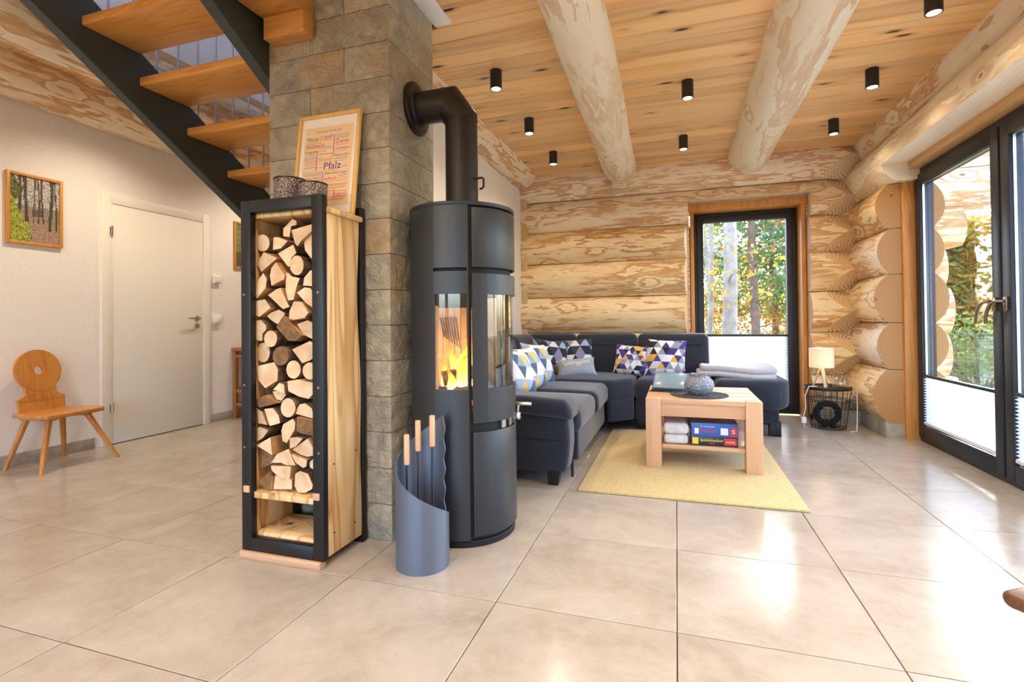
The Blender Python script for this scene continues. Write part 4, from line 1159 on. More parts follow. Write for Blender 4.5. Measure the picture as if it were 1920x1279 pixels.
for tx, u0, u1, v, s_, c in (('PFÄLZER WÖRTER', .24, .76, .065, .013, 'k'), ('Morje', .06, .29, .15, .03, 'g'), ('gell?', .43, .60, .135, .026, 'v'), ('Dorscht', .67, .93, .13, .024, 'b'), ('Zores', .66, .93, .21, .032, 'r'), ('Ewwerzwersch', .04, .43, .235, .022, 'r'),
                            ('Schnääkes', .66, .95, .30, .02, 'm'), ('Friejohr', .03, .28, .31, .024, 'g'), ('babble', .03, .28, .385, .03, 'b'), ('Grusch', .32, .61, .42, .028, 'o'), ('Nischdel', .66, .93, .385, .024, 'v'), ('Pfalz', .45, .80, .51, .05, 'p'), ('Dachschaade', .03, .45, .575, .022, 'b'),
                            ('Freggel', .77, .95, .60, .018, 'v'), ('Haus', .24, .40, .64, .018, 'm'), ('Zahnweh', .48, .75, .60, .016, 'g'), ('Nuffkobb', .47, .73, .665, .018, 'r'), ('Babbelwasser', .46, .95, .745, .026, 'o'), ('heid', .71, .95, .865, .036, 'm')):
    text_mesh(tx, s_, ink[c], 'lettering', po, onposter((u0 + u1) / 2, v), width=(u1 - u0) * pw)
for (u0, u1, v, c) in [(.31, .43, .125, 'o'), (.31, .42, .155, 'k'), (.06, .25, .185, 'b'), (.28, .6, .175, 'y'), (.06, .35, .205, 'k'), (.67, .92, .165, 'k'), (.67, .92, .255, 'v'), (.04, .6, .262, 'k'), (.31, .6, .285, 'b'), (.31, .48, .315, 'v'), (.32, .6, .35, 'g'), (.05, .25, .345, 'o'), (.66, .9, .335, 'y'), (.04, .28, .425, 'k'), (.04, .28, .45, 'm'), (.04, .28, .475, 'b'), (.04, .28, .505, 'g'), (.31, .44, .47, 'y'), (.31, .43, .515, 'o'), (.66, .92, .425, 'g'), (.66, .92, .455, 'b'), (.82, .94, .50, 'y'), (.82, .94, .53, 'g'), (.46, .74, .565, 'o'), (.04, .4, .605, 'k'), (.04, .2, .64, 'g'), (.04, .2, .67, 'r'), (.23, .42, .675, 'g'), (.23, .42, .705, 'v'), (.48, .94, .70, 'b'), (.77, .95, .64, 'k'), (.77, .95, .665, 'y'), (.04, .42, .74, 'm'), (.46, .93, .785, 'g'), (.46, .66, .82, 'v'), (.46, .66, .85, 'y'), (.70, .95, .825, 'o'), (.70, .95, .905, 'g'), (.46, .66, .90, 'b'), (.60, .92, .93, 'r'), (.04, .4, .79, 'y'), (.04, .4, .84, 'b')]:
    MB().box(-pw / 2 + u0 * pw, -pw / 2 + u1 * pw, .0078, .0084, pz + ph * (1 - v) - .0009, pz + ph * (1 - v) + .0009).build('fine_print_line', ink[c], po, local=True, smooth=0)
for (u, v0, v1, c) in [(.625, .12, .40, 'm'), (.29, .30, .55, 'm'), (.44, .60, .76, 'm'), (.69, .80, .92, 'o')]:
    MB().box(-pw / 2 + u * pw - .002, -pw / 2 + u * pw + .002, .0078, .0084, pz + ph * (1 - v1), pz + ph * (1 - v0)).build('fine_print_line', ink[c], po, local=True, smooth=0)
for lab, x, y, r, h_ in (('taller pierced metal tealight lantern, left on the firewood rack', -1.578, 1.79, .066, .145), ('shorter pierced metal tealight lantern, right on the firewood rack', -1.448, 1.775, .057, .112)):
    t = thing('tealight_lantern', lab, 'lantern', (x, y, 1.45), group='lanterns on the rack')
    MB().lathe([(r * .98, 0), (r, .003), (r, h_ - .003), (r - .002, h_ - .003), (r - .002, .006), (0, .006)], (x, y, 1.45), 36, cap=False).build('pierced_wall', M['lattice'], t)
    MB().lathe([(r - .003, h_ - .004), (r + .002, h_ - .004), (r + .002, h_ + .002), (r - .003, h_ + .002)], (x, y, 1.45), 36, cap=False).build('rim', M['black'], t)
    MB().lathe([(.019, .006), (.019, .022), (0, .022)], (x, y, 1.45), 16, cap=False).build('tealight', M['switch'], t)
# ---------------------------------------------------------------- rug
rg = MB().box(-.548, .628, 2.89, 4.60, 0.001, .014)
tag(rg.build('rug', M['rug'], bevel=.004), 'mustard yellow rectangular rug under the coffee table', 'rug')

# ---------------------------------------------------------------- corner sofa
so = thing('corner_sofa', 'dark grey corner sofa with chaise end along the white wall and log wall', 'sofa', (-.7, 4.6, 0))
F = M['sofa']
# arm beside the stove
soft_box('arm_body', (-1.60, -.625, 2.945, 3.13, .075, .43), .03, F, so, 4, warp=lambda x, y, z: (x + (.02 * math.sin((z - .1) * 9) if x > -.75 else 0), y, z))
soft_box('arm_pad', (-1.60, -.585, 2.905, 3.165, .415, .53), .05, F, so, 5, warp=lambda x, y, z: (x, y, z - (.05 * max(0, (x + .70) / .12) ** 2)))
MB().box(-1.58, -.640, 2.9425, 2.9465, .268, .272).build('arm_seam', M['stovedark'], so)
for x, y in ((-.71, 2.985), (-1.5, 2.985)):
    b = MB(); b.add([(x - .035, y - .035, .085), (x + .045, y - .035, .085), (x + .045, y + .045, .085), (x - .035, y + .045, .085), (x - .028, y - .028, 0), (x + .03, y - .028, 0), (x + .03, y + .03, 0), (x - .028, y + .03, 0)], [(0, 1, 2, 3), (7, 6, 5, 4), (0, 4, 5, 1), (1, 5, 6, 2), (2, 6, 7, 3), (3, 7, 4, 0)])
    b.build('foot', M['black'], so)
# base under the seats
MB().box(-1.6, -.70, 3.13, 5.35, .09, .26).box(-.70, .74, 4.72, 5.35, .09, .26).build('base', M['stovedark'], so)
# left run
def puff(cx, cy, ax, ay, h):
    return lambda x, y, z: (x, y, z + (h * max(0, 1 - ((x - cx) / ax) ** 2) * max(0, 1 - ((y - cy) / ay) ** 2) if z > .38 else 0))
soft_box('seat_cushion', (-1.36, -.575, 3.14, 3.80, .27, .435), .055, F, so, 5, warp=puff(-.97, 3.47, .4, .33, .02))
soft_box('seat_cushion', (-1.36, -.56, 3.80, 4.42, .27, .445), .06, F, so, 5, warp=puff(-.97, 4.1, .4, .31, .025))
soft_box('front_panel', (-.66, -.595, 3.17, 4.40, .10, .30), .018, F, so, 3)
MB().box(-.64, -.625, 3.15, 3.165, .0, .26).build('bed_rail', M['black'], so)
# corner
soft_box('corner_cushion', None if False else (0, 0, 0, 0, .27, .46), .05, F, so, 5, poly=[(-1.36, 4.42), (-.60, 4.42), (-.53, 4.44), (-.36, 4.62), (-.36, 5.14), (-1.36, 5.14)], warp=puff(-.85, 4.8, .5, .4, .02))
soft_box('corner_panel', (0, 0, 0, 0, .10, .295), .015, F, so, 3, poly=[(-.585, 4.43), (-.545, 4.43), (-.37, 4.60), (-.37, 4.66), (-.41, 4.66)])
# right run and chaise
soft_box('seat_cushion', (-.355, .31, 4.60, 5.14, .25, .455), .06, F, so, 5, warp=puff(0, 4.87, .33, .27, .02))
soft_box('chaise_cushion', (0, 0, 0, 0, .225, .47), .075, F, so, 6, poly=[(.31, 4.60), (.76, 4.60), (.85, 4.66), (.90, 4.78), (.90, 5.16), (.86, 5.32), (.78, 5.40), (.31, 5.40)], warp=lambda x, y, z: (x, y, z))
soft_box('front_panel', (-.355, .31, 4.645, 4.70, .095, .275), .015, F, so, 3)
soft_box('front_panel', (.31, .80, 4.66, 5.38, .11, .27), .02, F, so, 3)
for x, y in ((.77, 4.71), (.30, 4.71), (.77, 5.3), (-.3, 4.75)):
    MB().box(x - .045, x + .045, y - .03, y + .05, 0, .125).build('foot', M['black'], so, bevel=.004)
# back rests: along the white wall, then along the log wall
def lean_x(x, y, z): return (x - (z - .4) * .22, y, z)
def lean_y(x, y, z): return (x, y + (z - .4) * .30, z)
for a, b_ in ((3.14, 3.80), (3.80, 4.44), (4.44, 5.10)):
    soft_box('back_rest', (-1.52, -1.30, a + .004, b_ - .004, .36, .845), .06, F, so, 5, warp=lean_x)
for a, b_ in ((-1.52, -1.00), (-1.00, -.375), (-.375, .30)):
    soft_box('back_rest', (a + .004, b_ - .004, 5.08, 5.27, .36, .845), .055, F, so, 5, warp=lean_y)
    MB().box(a + .07, b_ - .07, 5.174, 5.178, .735, .739).build('back_seam', M['stovedark'], so)

# ---------------------------------------------------------------- cushions
def pillow(name, label, c, w_, h_, t_, normal, lean, mat, roll=0, back=None, text=None):
    n = 14; vs = []; fs = []; uv = []; mi = []
    for side in (1, -1):
        base = len(vs)
        for j in range(n + 1):
            for i in range(n + 1):
                u, v = i / n * 2 - 1, j / n * 2 - 1
                pin = 1 - .07 * (1 - u * u) ** 1 * abs(v) ** 3; pin2 = 1 - .07 * (1 - v * v) * abs(u) ** 3
                th = t_ / 2 * ((1 - abs(u) ** 2.6) * (1 - abs(v) ** 2.6)) ** .55
                vs.append((u * w_ / 2 * pin2, -side * th, v * h_ / 2 * pin)); uv.append(((u + 1) / 2, (v + 1) / 2))
        for j in range(n):
            for i in range(n):
                q = (base + j * (n + 1) + i, base + j * (n + 1) + i + 1, base + (j + 1) * (n + 1) + i + 1, base + (j + 1) * (n + 1) + i)
                fs.append(q if side > 0 else q[::-1]); mi.append(0 if side > 0 else 1)
    me = bpy.data.meshes.new(name); me.from_pydata(vs, [], fs)
    ul = me.uv_layers.new(name='UVMap')
    for lp in me.loops: ul.data[lp.index].uv = uv[lp.vertex_index]
    for p, k in zip(me.polygons, mi): p.material_index = k
    bm = bmesh.new(); bm.from_mesh(me); bmesh.ops.remove_doubles(bm, verts=bm.verts[:], dist=.0004); bm.to_mesh(me); bm.free()
    me.materials.append(mat); me.materials.append(back or mat); finish(me, 70)
    Mx = Matrix.Translation(c) @ Matrix.Rotation(R_(normal), 4, 'Z') @ Matrix.Rotation(R_(-lean), 4, 'X') @ Matrix.Rotation(R_(roll), 4, 'Y')
    if text:
        t = thing(name, label, 'cushion', c, group='cushions on the sofa'); t.rotation_euler = Mx.to_euler()
        link('cushion_cover', me, mat, t)
        text_mesh(text, .062, M['switch'], 'lettering', t, Matrix.Translation((.01, -t_ / 2 - .0015, .028)) @ Matrix.Rotation(R_(90), 4, 'X'), width=.24, extrude=.001)
        return t
    o = link(name, me, mat, None, c); o.rotation_euler = Mx.to_euler()
    return tag(o, label, 'cushion', 'cushions on the sofa')
# 'normal' turns the printed face: 0 looks to the camera side (-Y), 90 looks to +X
pillow('cushion', 'triangle-patterned cushion nearest the sofa arm, mostly hidden by the stove', (-1.13, 3.62, .60), .36, .36, .13, 74, 24, M['tri3'], 10, M['pillowback'])
pillow('cushion', 'blue and yellow triangle cushion right beside the stove', (-1.11, 3.84, .605), .36, .36, .14, 74, 24, M['tri3'], 0, M['pillowback'])
pillow('cushion', 'blue and yellow triangle cushion with beige back, second from the stove', (-1.12, 4.18, .615), .37, .37, .14, 74, 22, M['tri3'], 6, M['pillowback'])
pillow('cushion', 'black, white and mustard triangle cushion in the sofa corner behind the grey one', (-1.17, 4.82, .625), .36, .36, .14, 30, 20, M['tri2'], 8, M['pillowback'])
pillow('cushion', 'black, white and mustard triangle cushion against the log wall side of the corner', (-.965, 4.98, .625), .37, .36, .13, 4, 20, M['tri2'], -4, M['pillowback'])
pillow('cushion', 'small grey cushion lettered in white', (-.90, 4.72, .535), .37, .20, .11, 12, 36, M['textpillow'], -7, None, 'Lieblingsplatz')
pillow('cushion', 'purple and yellow triangle cushion, the smaller and left of the pair', (-.415, 4.98, .595), .32, .30, .12, -4, 16, M['tri1'], 5)
pillow('cushion', 'purple and yellow triangle cushion, the larger and right of the pair', (-.10, 4.96, .62), .37, .36, .14, 2, 16, M['tri1b'], 3)

# folded blanket on the chaise
bl = thing('folded_blanket', 'folded pale grey blanket lying on the chaise end of the sofa', 'blanket', (.52, 5.0, .47))
for k, (x0_, x1_, ya, yb_, z0_, z1_) in enumerate(((.17, .80, 4.76, 5.22, .466, .515), (.20, .81, 4.78, 5.2, .512, .562))):
    soft_box('blanket_fold', (x0_, x1_, ya, yb_, z0_, z1_), .024, M['blanket'], bl, 4, warp=lambda x, y, z: (x, y + .03 * math.sin(x * 7), z + .012 * math.sin(x * 9 + y * 5) + .006 * math.sin(y * 17)))

# ---------------------------------------------------------------- coffee table and what is on it
TZ = .462; tx0, tx1, ty0, ty1 = -.20, .502, 3.46, 4.17
ct = thing('coffee_table', 'square beech coffee table with chunky legs and a lower shelf', 'table', ((tx0 + tx1) / 2, (ty0 + ty1) / 2, .014))
for x in (tx0, tx1 - .098):
    for y in (ty0, ty1 - .098): MB().box(x, x + .098, y, y + .098, .014, TZ).build('leg', M['beech_v'], ct, bevel=.004)
n_ = 5; cut_ = [ty0, ty0 + .098, ty0 + .27, ty0 + .44, ty1 - .098, ty1]
for k in range(n_):
    ya, yb_ = cut_[k], cut_[k + 1]
    edge = k in (0, n_ - 1)
    if edge: MB().box(tx0 + .0985, tx1 - .0985, ya + .002, yb_ - .0008, TZ - .032, TZ - .001).build('top_board', M['beech'], ct, bevel=.002)
    else: MB().box(tx0 + .001, tx1 - .001, ya, yb_ - .0008, TZ - .032, TZ - .001).build('top_board', M['beech'], ct, bevel=.002)
for y in (ty0 + .018, ty1 - .04): MB().box(tx0 + .098, tx1 - .098, y, y + .022, TZ - .115, TZ - .033).build('apron', M['beech'], ct, bevel=.002)
for x in (tx0 + .018, tx1 - .04): MB().box(x, x + .022, ty0 + .098, ty1 - .098, TZ - .115, TZ - .033).build('apron', M['beech'], ct, bevel=.002)
MB().box(tx0 + .02, tx1 - .02, ty0 + .1, ty1 - .1, .135, .16).box(tx0 + .1, tx1 - .1, ty0 + .03, ty0 + .1, .135, .16).build('shelf', M['beech'], ct, bevel=.002)

def slab(name, lab, cat, b_, r, mat, grp):
    o = soft_box(name, b_, r, mat, None, 4); return tag(o, lab, cat, grp)
slab('storage_bundle', 'lower of two pale grey rounded bundles on the table shelf', 'bundle', (-.088, .065, 3.51, 3.80, .161, .224), .022, M['bundle'], 'bundles on the table shelf')
slab('storage_bundle', 'upper of two pale grey rounded bundles on the table shelf', 'bundle', (-.09, .068, 3.50, 3.80, .226, .30), .026, M['bundle'], 'bundles on the table shelf')
def game(lab, x0_, x1_, z0_, z1_, side, lid, words):
    y0_ = 3.52
    t = thing('board_game_box', lab, 'game box', ((x0_ + x1_) / 2, y0_ + .12, z0_), group='game boxes on the table shelf')
    MB().box(x0_, x1_, y0_, y0_ + .25, z0_, z1_).build('carton', side, t, bevel=.002)
    MB().box(x0_ + .002, x1_ - .002, y0_ + .002, y0_ + .248, z1_, z1_ + .001).build('lid_print', lid, t)
    for w_ in words:
        if w_[0] == 'box':
            _, a, b_, c_, d_, m_ = w_; MB().box(x0_ + a, x0_ + b_, y0_ - .0008, y0_ + .001, z0_ + c_, z0_ + d_).build('printed_patch', m_, t, smooth=0)
        else:
            tx, cx, cz, sz, wd_, m_ = w_
            text_mesh(tx, sz, m_, 'lettering', t, Matrix.Translation((x0_ + cx - t.location.x, y0_ - .0016 - t.location.y, z0_ + cz - t.location.z)) @ Matrix.Rotation(R_(90), 4, 'X'), width=wd_)
c_blue = plain('game_blue', '#2a5fb0', .4); c_blk = plain('game_black', '#1d1f2a', .4); c_red = plain('game_red', '#c8352f', .4); c_yel = plain('game_yellow', '#e6c845', .4); c_wht = plain('game_white', '#e8e8ea', .4); c_lid = speckled('game_lid', '#4a3550', '#6d6aa0', 14, .35)
game('blue board game box on top of the stack on the table shelf', .084, .366, .222, .305, c_blue, c_lid,
     [('Kniffel', .10, .034, .036, .10, c_red), ('Der', .065, .062, .014, .02, c_yel), ('Ein Klassiker', .11, .062, .012, .06, c_wht), ('box', .02, .045, .014, .05, c_wht), ('box', .178, .222, .012, .056, c_wht), ('box', .234, .274, .006, .06, c_red), ('S', .254, .034, .034, .02, c_wht)])
game('black board game box at the bottom of the stack on the table shelf', .082, .364, .161, .221, c_blk, c_lid,
     [('Spieleklassiker', .125, .036, .026, .14, c_yel), ('400', .125, .014, .02, .035, c_red), ('box', .008, .045, .008, .05, c_yel), ('box', .2, .274, .008, .052, c_red), ('noris', .237, .03, .022, .05, c_wht)])
# placemat with pierced lantern
b = MB()
for k in range(9):
    r = .015 + k * .0205
    b.lathe([(max(r - .009, 0.001), TZ + .001), (r - .006, TZ + .006), (r + .006, TZ + .006), (r + .0095, TZ + .001)], (.142, 3.70, 0), 40, cap=False)
b.lathe([(0, TZ + .0005), (.188, TZ + .0005), (.188, TZ + .003), (0, TZ + .003)], (.142, 3.70, 0), 40, cap=False)
tag(b.build('placemat', M['placemat'], smooth=50), 'round dark woven placemat on the coffee table', 'placemat')
ln = thing('candle_lantern', 'silver pierced bulbous candle lantern on the dark placemat', 'lantern', (.142, 3.70, TZ + .006))
prof = [(.055, 0), (.062, .002), (.088, .025), (.096, .048), (.09, .07), (.062, .092), (.05, .097), (.056, .108), (.052, .108), (.046, .098), (.086, .068), (.092, .048), (.06, .006), (0, .006)]
b = MB().lathe([(r * 1.03, z * 1.3) for r, z in prof], (.142, 3.70, TZ + .006), 32, cap=False)
b.build('pierced_bowl', M['pot'], ln, smooth=50)
MB().lathe([(.02, .006), (.02, .03), (0, .03)], (.142, 3.70, TZ + .006), 14, cap=False).build('tealight', M['led'], ln)
# tablet on its folding cover
tb = thing('tablet', 'tablet propped on its blue grey folding cover at the back left of the coffee table', 'tablet', (-.06, 3.85, TZ), R_(-12))
def tbox(nm, w_, h_, th, base, tilt, mat):
    q = MB().box(-w_ / 2, w_ / 2, 0, th, 0, h_); rot = Matrix.Rotation(R_(-tilt), 4, 'X'); q.v = [tuple(rot @ Vector(v) + Vector(base)) for v in q.v]
    return q.build(nm, mat, tb, local=True, bevel=.002)
tbox('tablet_body', .245, .165, .008, (0, .0, .012), 48, M['tablet'])
tbox('tablet_screen', .225, .145, .0006, (0, -.0004, .022), 48, M['screen'])
tbox('cover_stand', .24, .09, .004, (0, .125, .001), -50, M['tablet'])
tbox('keyboard_cover', .245, .004, .12, (0, -.07, 0.001), 0, M['black'])

# ---------------------------------------------------------------- corner by the window: wire basket table, lamp, jar, wreath
bx_, by_ = 1.275, 5.18
bk = thing('wire_basket_table', 'round black wire basket used as a side table in the log corner', 'side table', (bx_, by_, 0))
R0_, R1_, HZ = .135, .182, .365
for nm, z, r, t_ in (('wire_ring', .012, R0_, .004), ('wire_ring', .26, R0_ + (R1_ - R0_) * .7, .003), ('wire_ring', .245, R0_ + (R1_ - R0_) * .66, .003), ('top_ring', HZ - .012, R1_, .006)):
    MB().tube([(bx_ + r * math.cos(R_(a)), by_ + r * math.sin(R_(a)), z) for a in range(0, 360, 12)], t_, 6, closed=True).build(nm, M['black_wire'], bk)
for k in range(22):
    a = R_(k * 360 / 22); c_, s_ = math.cos(a), math.sin(a)
    MB().tube([(bx_ + .02 * c_, by_ + .02 * s_, .012), (bx_ + R0_ * c_, by_ + R0_ * s_, .012), (bx_ + R1_ * c_, by_ + R1_ * s_, HZ - .012)], .0022, 5).build('wire', M['black_wire'], bk)
MB().lathe([(0, HZ - .008), (R1_ + .004, HZ - .008), (R1_ + .006, HZ), (R1_ + .004, HZ + .008), (R1_ - .004, HZ + .002), (0, HZ + .002)], (bx_, by_, 0), 36, cap=False).build('tray_top', M['black_wire'], bk)
# wreath standing in the basket
b = MB()
for k in range(70):
    a0 = random.uniform(0, 6.28); rr = random.uniform(.070, .105); off = random.uniform(-.028, .028); tilt = random.uniform(-.3, .3)
    pts = []
    for q in range(9):
        a = a0 + q * .16; r = rr + .010 * math.sin(q * 1.3 + k) + (q - 4) * tilt * .006
        pts.append((bx_ - .01 + r * math.cos(a), by_ - .02 + off + .010 * math.cos(q * .9 + k), .135 + r * math.sin(a)))
    b.tube(pts, random.uniform(.003, .006), 5)
b.tube([(bx_ - .01 + .088 * math.cos(R_(a)), by_ - .02, .135 + .088 * math.sin(R_(a))) for a in range(0, 360, 15)], .026, 8, closed=True)
tag(b.build('twig_wreath', M['wreath'], smooth=60), 'black twig wreath standing inside the wire basket', 'wreath')
# lamp
lx, ly, lz = 1.222, 5.14, HZ + .003
lp = thing('table_lamp', 'small tripod lamp with white drum shade on the wire basket table', 'lamp', (lx, ly, lz))
for k in range(3):
    a = R_(-90 + k * 120 + 10)
    MB().bar((lx + .068 * math.cos(a), ly + .068 * math.sin(a), lz + .001), (lx + .012 * math.cos(a), ly + .012 * math.sin(a), lz + .165), .024, .012, up=(math.cos(a), math.sin(a), 0)).build('leg', M['lampwood'], lp, bevel=.002)
MB().lathe([(.012, .15), (.012, .20), (0, .2)], (lx, ly, lz), 12, cap=False).build('stem', M['chrome'], lp)
MB().lathe([(.097, .175), (.097, .345), (.0955, .345), (.0955, .175)], (lx, ly, lz), 40, cap=False).build('lamp_shade', M['shade'], lp)
MB().lathe([(0, .2), (.02, .205), (.028, .235), (.02, .262), (0, .27)], (lx, ly, lz), 16, cap=False).build('bulb', emit('bulb_glow', '#FFD9A0', 45), lp)
# glass jar
jx, jy = 1.365, 5.12
jr = thing('glass_jar', 'round glass jar with lid beside the small lamp', 'jar', (jx, jy, lz))
MB().lathe([(.05, 0), (.066, .01), (.073, .04), (.066, .075), (.05, .09), (.047, .09), (.062, .074), (.069, .04), (.062, .013), (0, .006)], (jx, jy, lz), 28, cap=False).build('jar_body', M['jarglass'], jr)
MB().lathe([(.054, .09), (.056, .096), (.04, .11), (.012, .116), (.010, .122), (.017, .130), (.015, .142), (0, .146)], (jx, jy, lz), 28, cap=False).build('jar_lid', M['jarglass'], jr)
b = MB()
for _ in range(40):
    a = random.uniform(0, 6.28); r = .05 * math.sqrt(random.random()); s_ = random.uniform(.005, .009)
    b.lathe([(s_ * .4, 0), (s_, s_ * .7), (s_ * .3, s_ * 1.5)], (jx + r * math.cos(a), jy + r * math.sin(a), lz + .008 + random.random() * .02), 6)
b.build('jar_filling', M['splitside'], jr)['kind'] = 'stuff'
# cables and sockets
b = MB().tube([(1.17, 5.08, lz + .012), (1.10, 5.05, lz + .012), (1.07, 5.05, .30), (1.075, 5.06, .20), (1.055, 5.05, .11), (1.06, 5.05, .03), (1.09, 5.10, .006)], .0035, 6)
b.box(1.04, 1.075, 5.04, 5.065, .06, .11)
tag(b.build('lamp_cable', M['cable'], bevel=0), 'white lamp cable with switch hanging left of the wire basket', 'cable')
b = MB().tube([(1.50, 5.18, .34), (1.485, 5.12, .2), (1.47, 5.08, .07), (1.46, 5.06, .006), (1.40, 5.02, .005)], .0035, 6)
tag(b.build('socket_cable', M['cable']), 'white cable hanging from the low socket right of the wire basket', 'cable')
for lab, y, z, w_, h_ in (('small white switch on the log stub wall', 5.09, 1.14, .03, .055), ('white double socket low on the log stub wall', 5.24, .345, .12, .075)):
    t = thing('wall_socket', lab, 'socket', (1.58, y, z))
    MB().box(1.545, 1.60, y - w_ / 2, y + w_ / 2, z - h_ / 2, z + h_ / 2).build('cover_plate', M['switch'], t, bevel=.003)
    MB().box(1.5435, 1.546, y - w_ * .35, y + w_ * .35, z - h_ * .3, z + h_ * .3).build('insert', M['trimwhite'], t, bevel=.001)
# ---------------------------------------------------------------- hall: chair, pictures, switches, stool
ch = thing('farmhouse_chair', 'cherry wood farmhouse chair with round pierced back against the white wall', 'chair', (-4.17, 2.43, 0), R_(6))
# local: seat faces +X, width along Y
outline = [(-.165, -.165), (-.17, .165), (.10, .225), (.185, .19), (.20, .13), (.20, -.13), (.185, -.19), (.10, -.225)]
MB().prism(outline, .355, .385, 'xy').build('seat', M['chairwood'], ch, local=True, bevel=.008, seg=3)
for (x, y, fx, fy) in ((.10, -.12, .19, -.235), (.10, .12, .235, .25), (-.10, -.11, -.21, -.17), (-.10, .11, -.20, .2)):
    b = MB(); p0, p1 = Vector((x, y, .36)), Vector((fx, fy, 0)); d = (p1 - p0).normalized()
    a = d.cross(Vector((0, 0, 1))).normalized(); c = a.cross(d); vs = []
    for p, r in ((p0, .021), (p1, .014)):
        for k in range(8):
            t = R_(k * 45 + 22.5); vs.append(p + (a * math.cos(t) + c * math.sin(t)) * r)
    for v in vs[8:]: v.z = 0
    b.add(vs, [(k, (k + 1) % 8, 8 + (k + 1) % 8, 8 + k) for k in range(8)] + [tuple(range(8)), tuple(range(15, 7, -1))])
    b.build('leg', M['chairwood'], ch, local=True, smooth=30)
for y in (-.115, .115): MB().box(-.13, .13, y - .03, y + .03, .335, .356).build('cleat', M['chairwood'], ch, local=True, bevel=.004)
# back board: foot, waist, disc with a round hole
def arc(cx, cz, r, a0, a1, n): return [(cx + r * math.cos(R_(a0 + (a1 - a0) * i / n)), cz + r * math.sin(R_(a0 + (a1 - a0) * i / n))) for i in range(n + 1)]
cz, dr_ = .665, .148
right_ = [(.145, .375), (.15, .47), (.118, .485), (.098, .505), (.100, .535)]
disc = arc(0, cz, dr_, -50, 230, 40)
poly = [(a, b_) for a, b_ in right_] + disc + [(-a, b_) for a, b_ in right_[::-1]]
hole = arc(0, cz, .03, 0, 360, 24)[:-1]
bm = bmesh.new(); ov = [bm.verts.new((0, a, b_)) for a, b_ in poly]; hv = [bm.verts.new((0, a, b_)) for a, b_ in hole]
es = [bm.edges.new((ov[i], ov[(i + 1) % len(ov)])) for i in range(len(ov))] + [bm.edges.new((hv[i], hv[(i + 1) % len(hv)])) for i in range(len(hv))]
bmesh.ops.triangle_fill(bm, use_beauty=True, use_dissolve=False, edges=es)
bmesh.ops.delete(bm, geom=[f for f in bm.faces if (Vector((f.calc_center_median().y, f.calc_center_median().z)) - Vector((0, cz))).length < .022], context='FACES')
ex = bmesh.ops.extrude_face_region(bm, geom=bm.faces[:])
for v in ex['geom']:
    if isinstance(v, bmesh.types.BMVert): v.co.x += .022
bmesh.ops.recalc_face_normals(bm, faces=bm.faces[:])
bm.transform(Matrix.Translation((-.135, 0, 0)) @ Matrix.Translation((0, 0, .38)) @ Matrix.Rotation(R_(-9), 4, 'Y') @ Matrix.Translation((0, 0, -.38)))
me = bpy.data.meshes.new('back_board'); bm.to_mesh(me); bm.free(); finish(me, 30)
back_b = link('back_board', me, M['chairwood'], ch)
b = MB().tube([(0, a, b_) for a, b_ in arc(0, cz, dr_ - .004, 200, 340, 24)], .0022, 5).tube([(0, -.14, .455), (0, .14, .455)], .002, 5).tube([(0, -.14, .462), (0, .14, .462)], .0015, 5)
mt = Matrix.Translation((-.113, 0, 0)) @ Matrix.Translation((0, 0, .38)) @ Matrix.Rotation(R_(-9), 4, 'Y') @ Matrix.Translation((0, 0, -.38))
b.v = [tuple(mt @ Vector(v)) for v in b.v]
b.build('carved_line', M['darkchair'], ch, local=True)

def forest_print(u, v, seed):
    """colours of the flat forest photograph, u right, v up"""
    rnd = random.Random(int(u * 997) * 131 + int(v * 991) * 17 + seed)
    n = rnd.random()
    if seed == 1:
        edge = .46 - .62 * abs(v - .30) if v < .68 else 0
        if v < .72 and u < .36 * (1 - (v / .74) ** 1.6) + .08 * (v < .3):
            return [(.20, .30, .04), (.42, .46, .05), (.55, .50, .08), (.10, .14, .03)][int(n * 4)]
        if v > .62 and u < .24 and u < .26 - abs(v - .78) * .8: return [(.10, .13, .03), (.20, .22, .05), (.03, .03, .02)][int(n * 3)]
        for tu, tw in ((.19, .03), (.30, .022), (.335, .016), (.48, .012), (.56, .016), (.64, .02), (.82, .034), (.92, .016)):
            if abs(u - tu - .02 * math.sin(v * 5 + tu * 20)) < tw and v > .30 - .1 * (tu > .7): return (.06 + .04 * n, .045 + .03 * n, .035)
        if .44 < u < .62 and .40 < v < .52: return (.14, .10, .10)
        if v < .36 + .06 * math.sin(u * 6): return [(.36, .22, .18), (.44, .30, .25), (.28, .17, .13), (.40, .33, .14)][int(n * 4)]
        if v < .56: return [(.30, .22, .16), (.22, .20, .10), (.36, .30, .26)][int(n * 3)]
        return [(.62, .60, .62), (.40, .36, .32), (.52, .50, .52), (.24, .20, .16)][int(n * 4)]
    if v < .35: return [(.08, .07, .05), (.14, .12, .09), (.10, .10, .04)][int(n * 3)]
    if abs(u - .3) < .03 or abs(u - .7) < .02: return (.08, .06, .05)
    return [(.14, .18, .05), (.24, .27, .08), (.10, .12, .04), (.36, .36, .22)][int(n * 4)]
t_ = NT('forest_print'); at = t_.n('Attribute', attribute_name='print'); M['print'] = t_.pbr(at.outputs['Color'], .45)
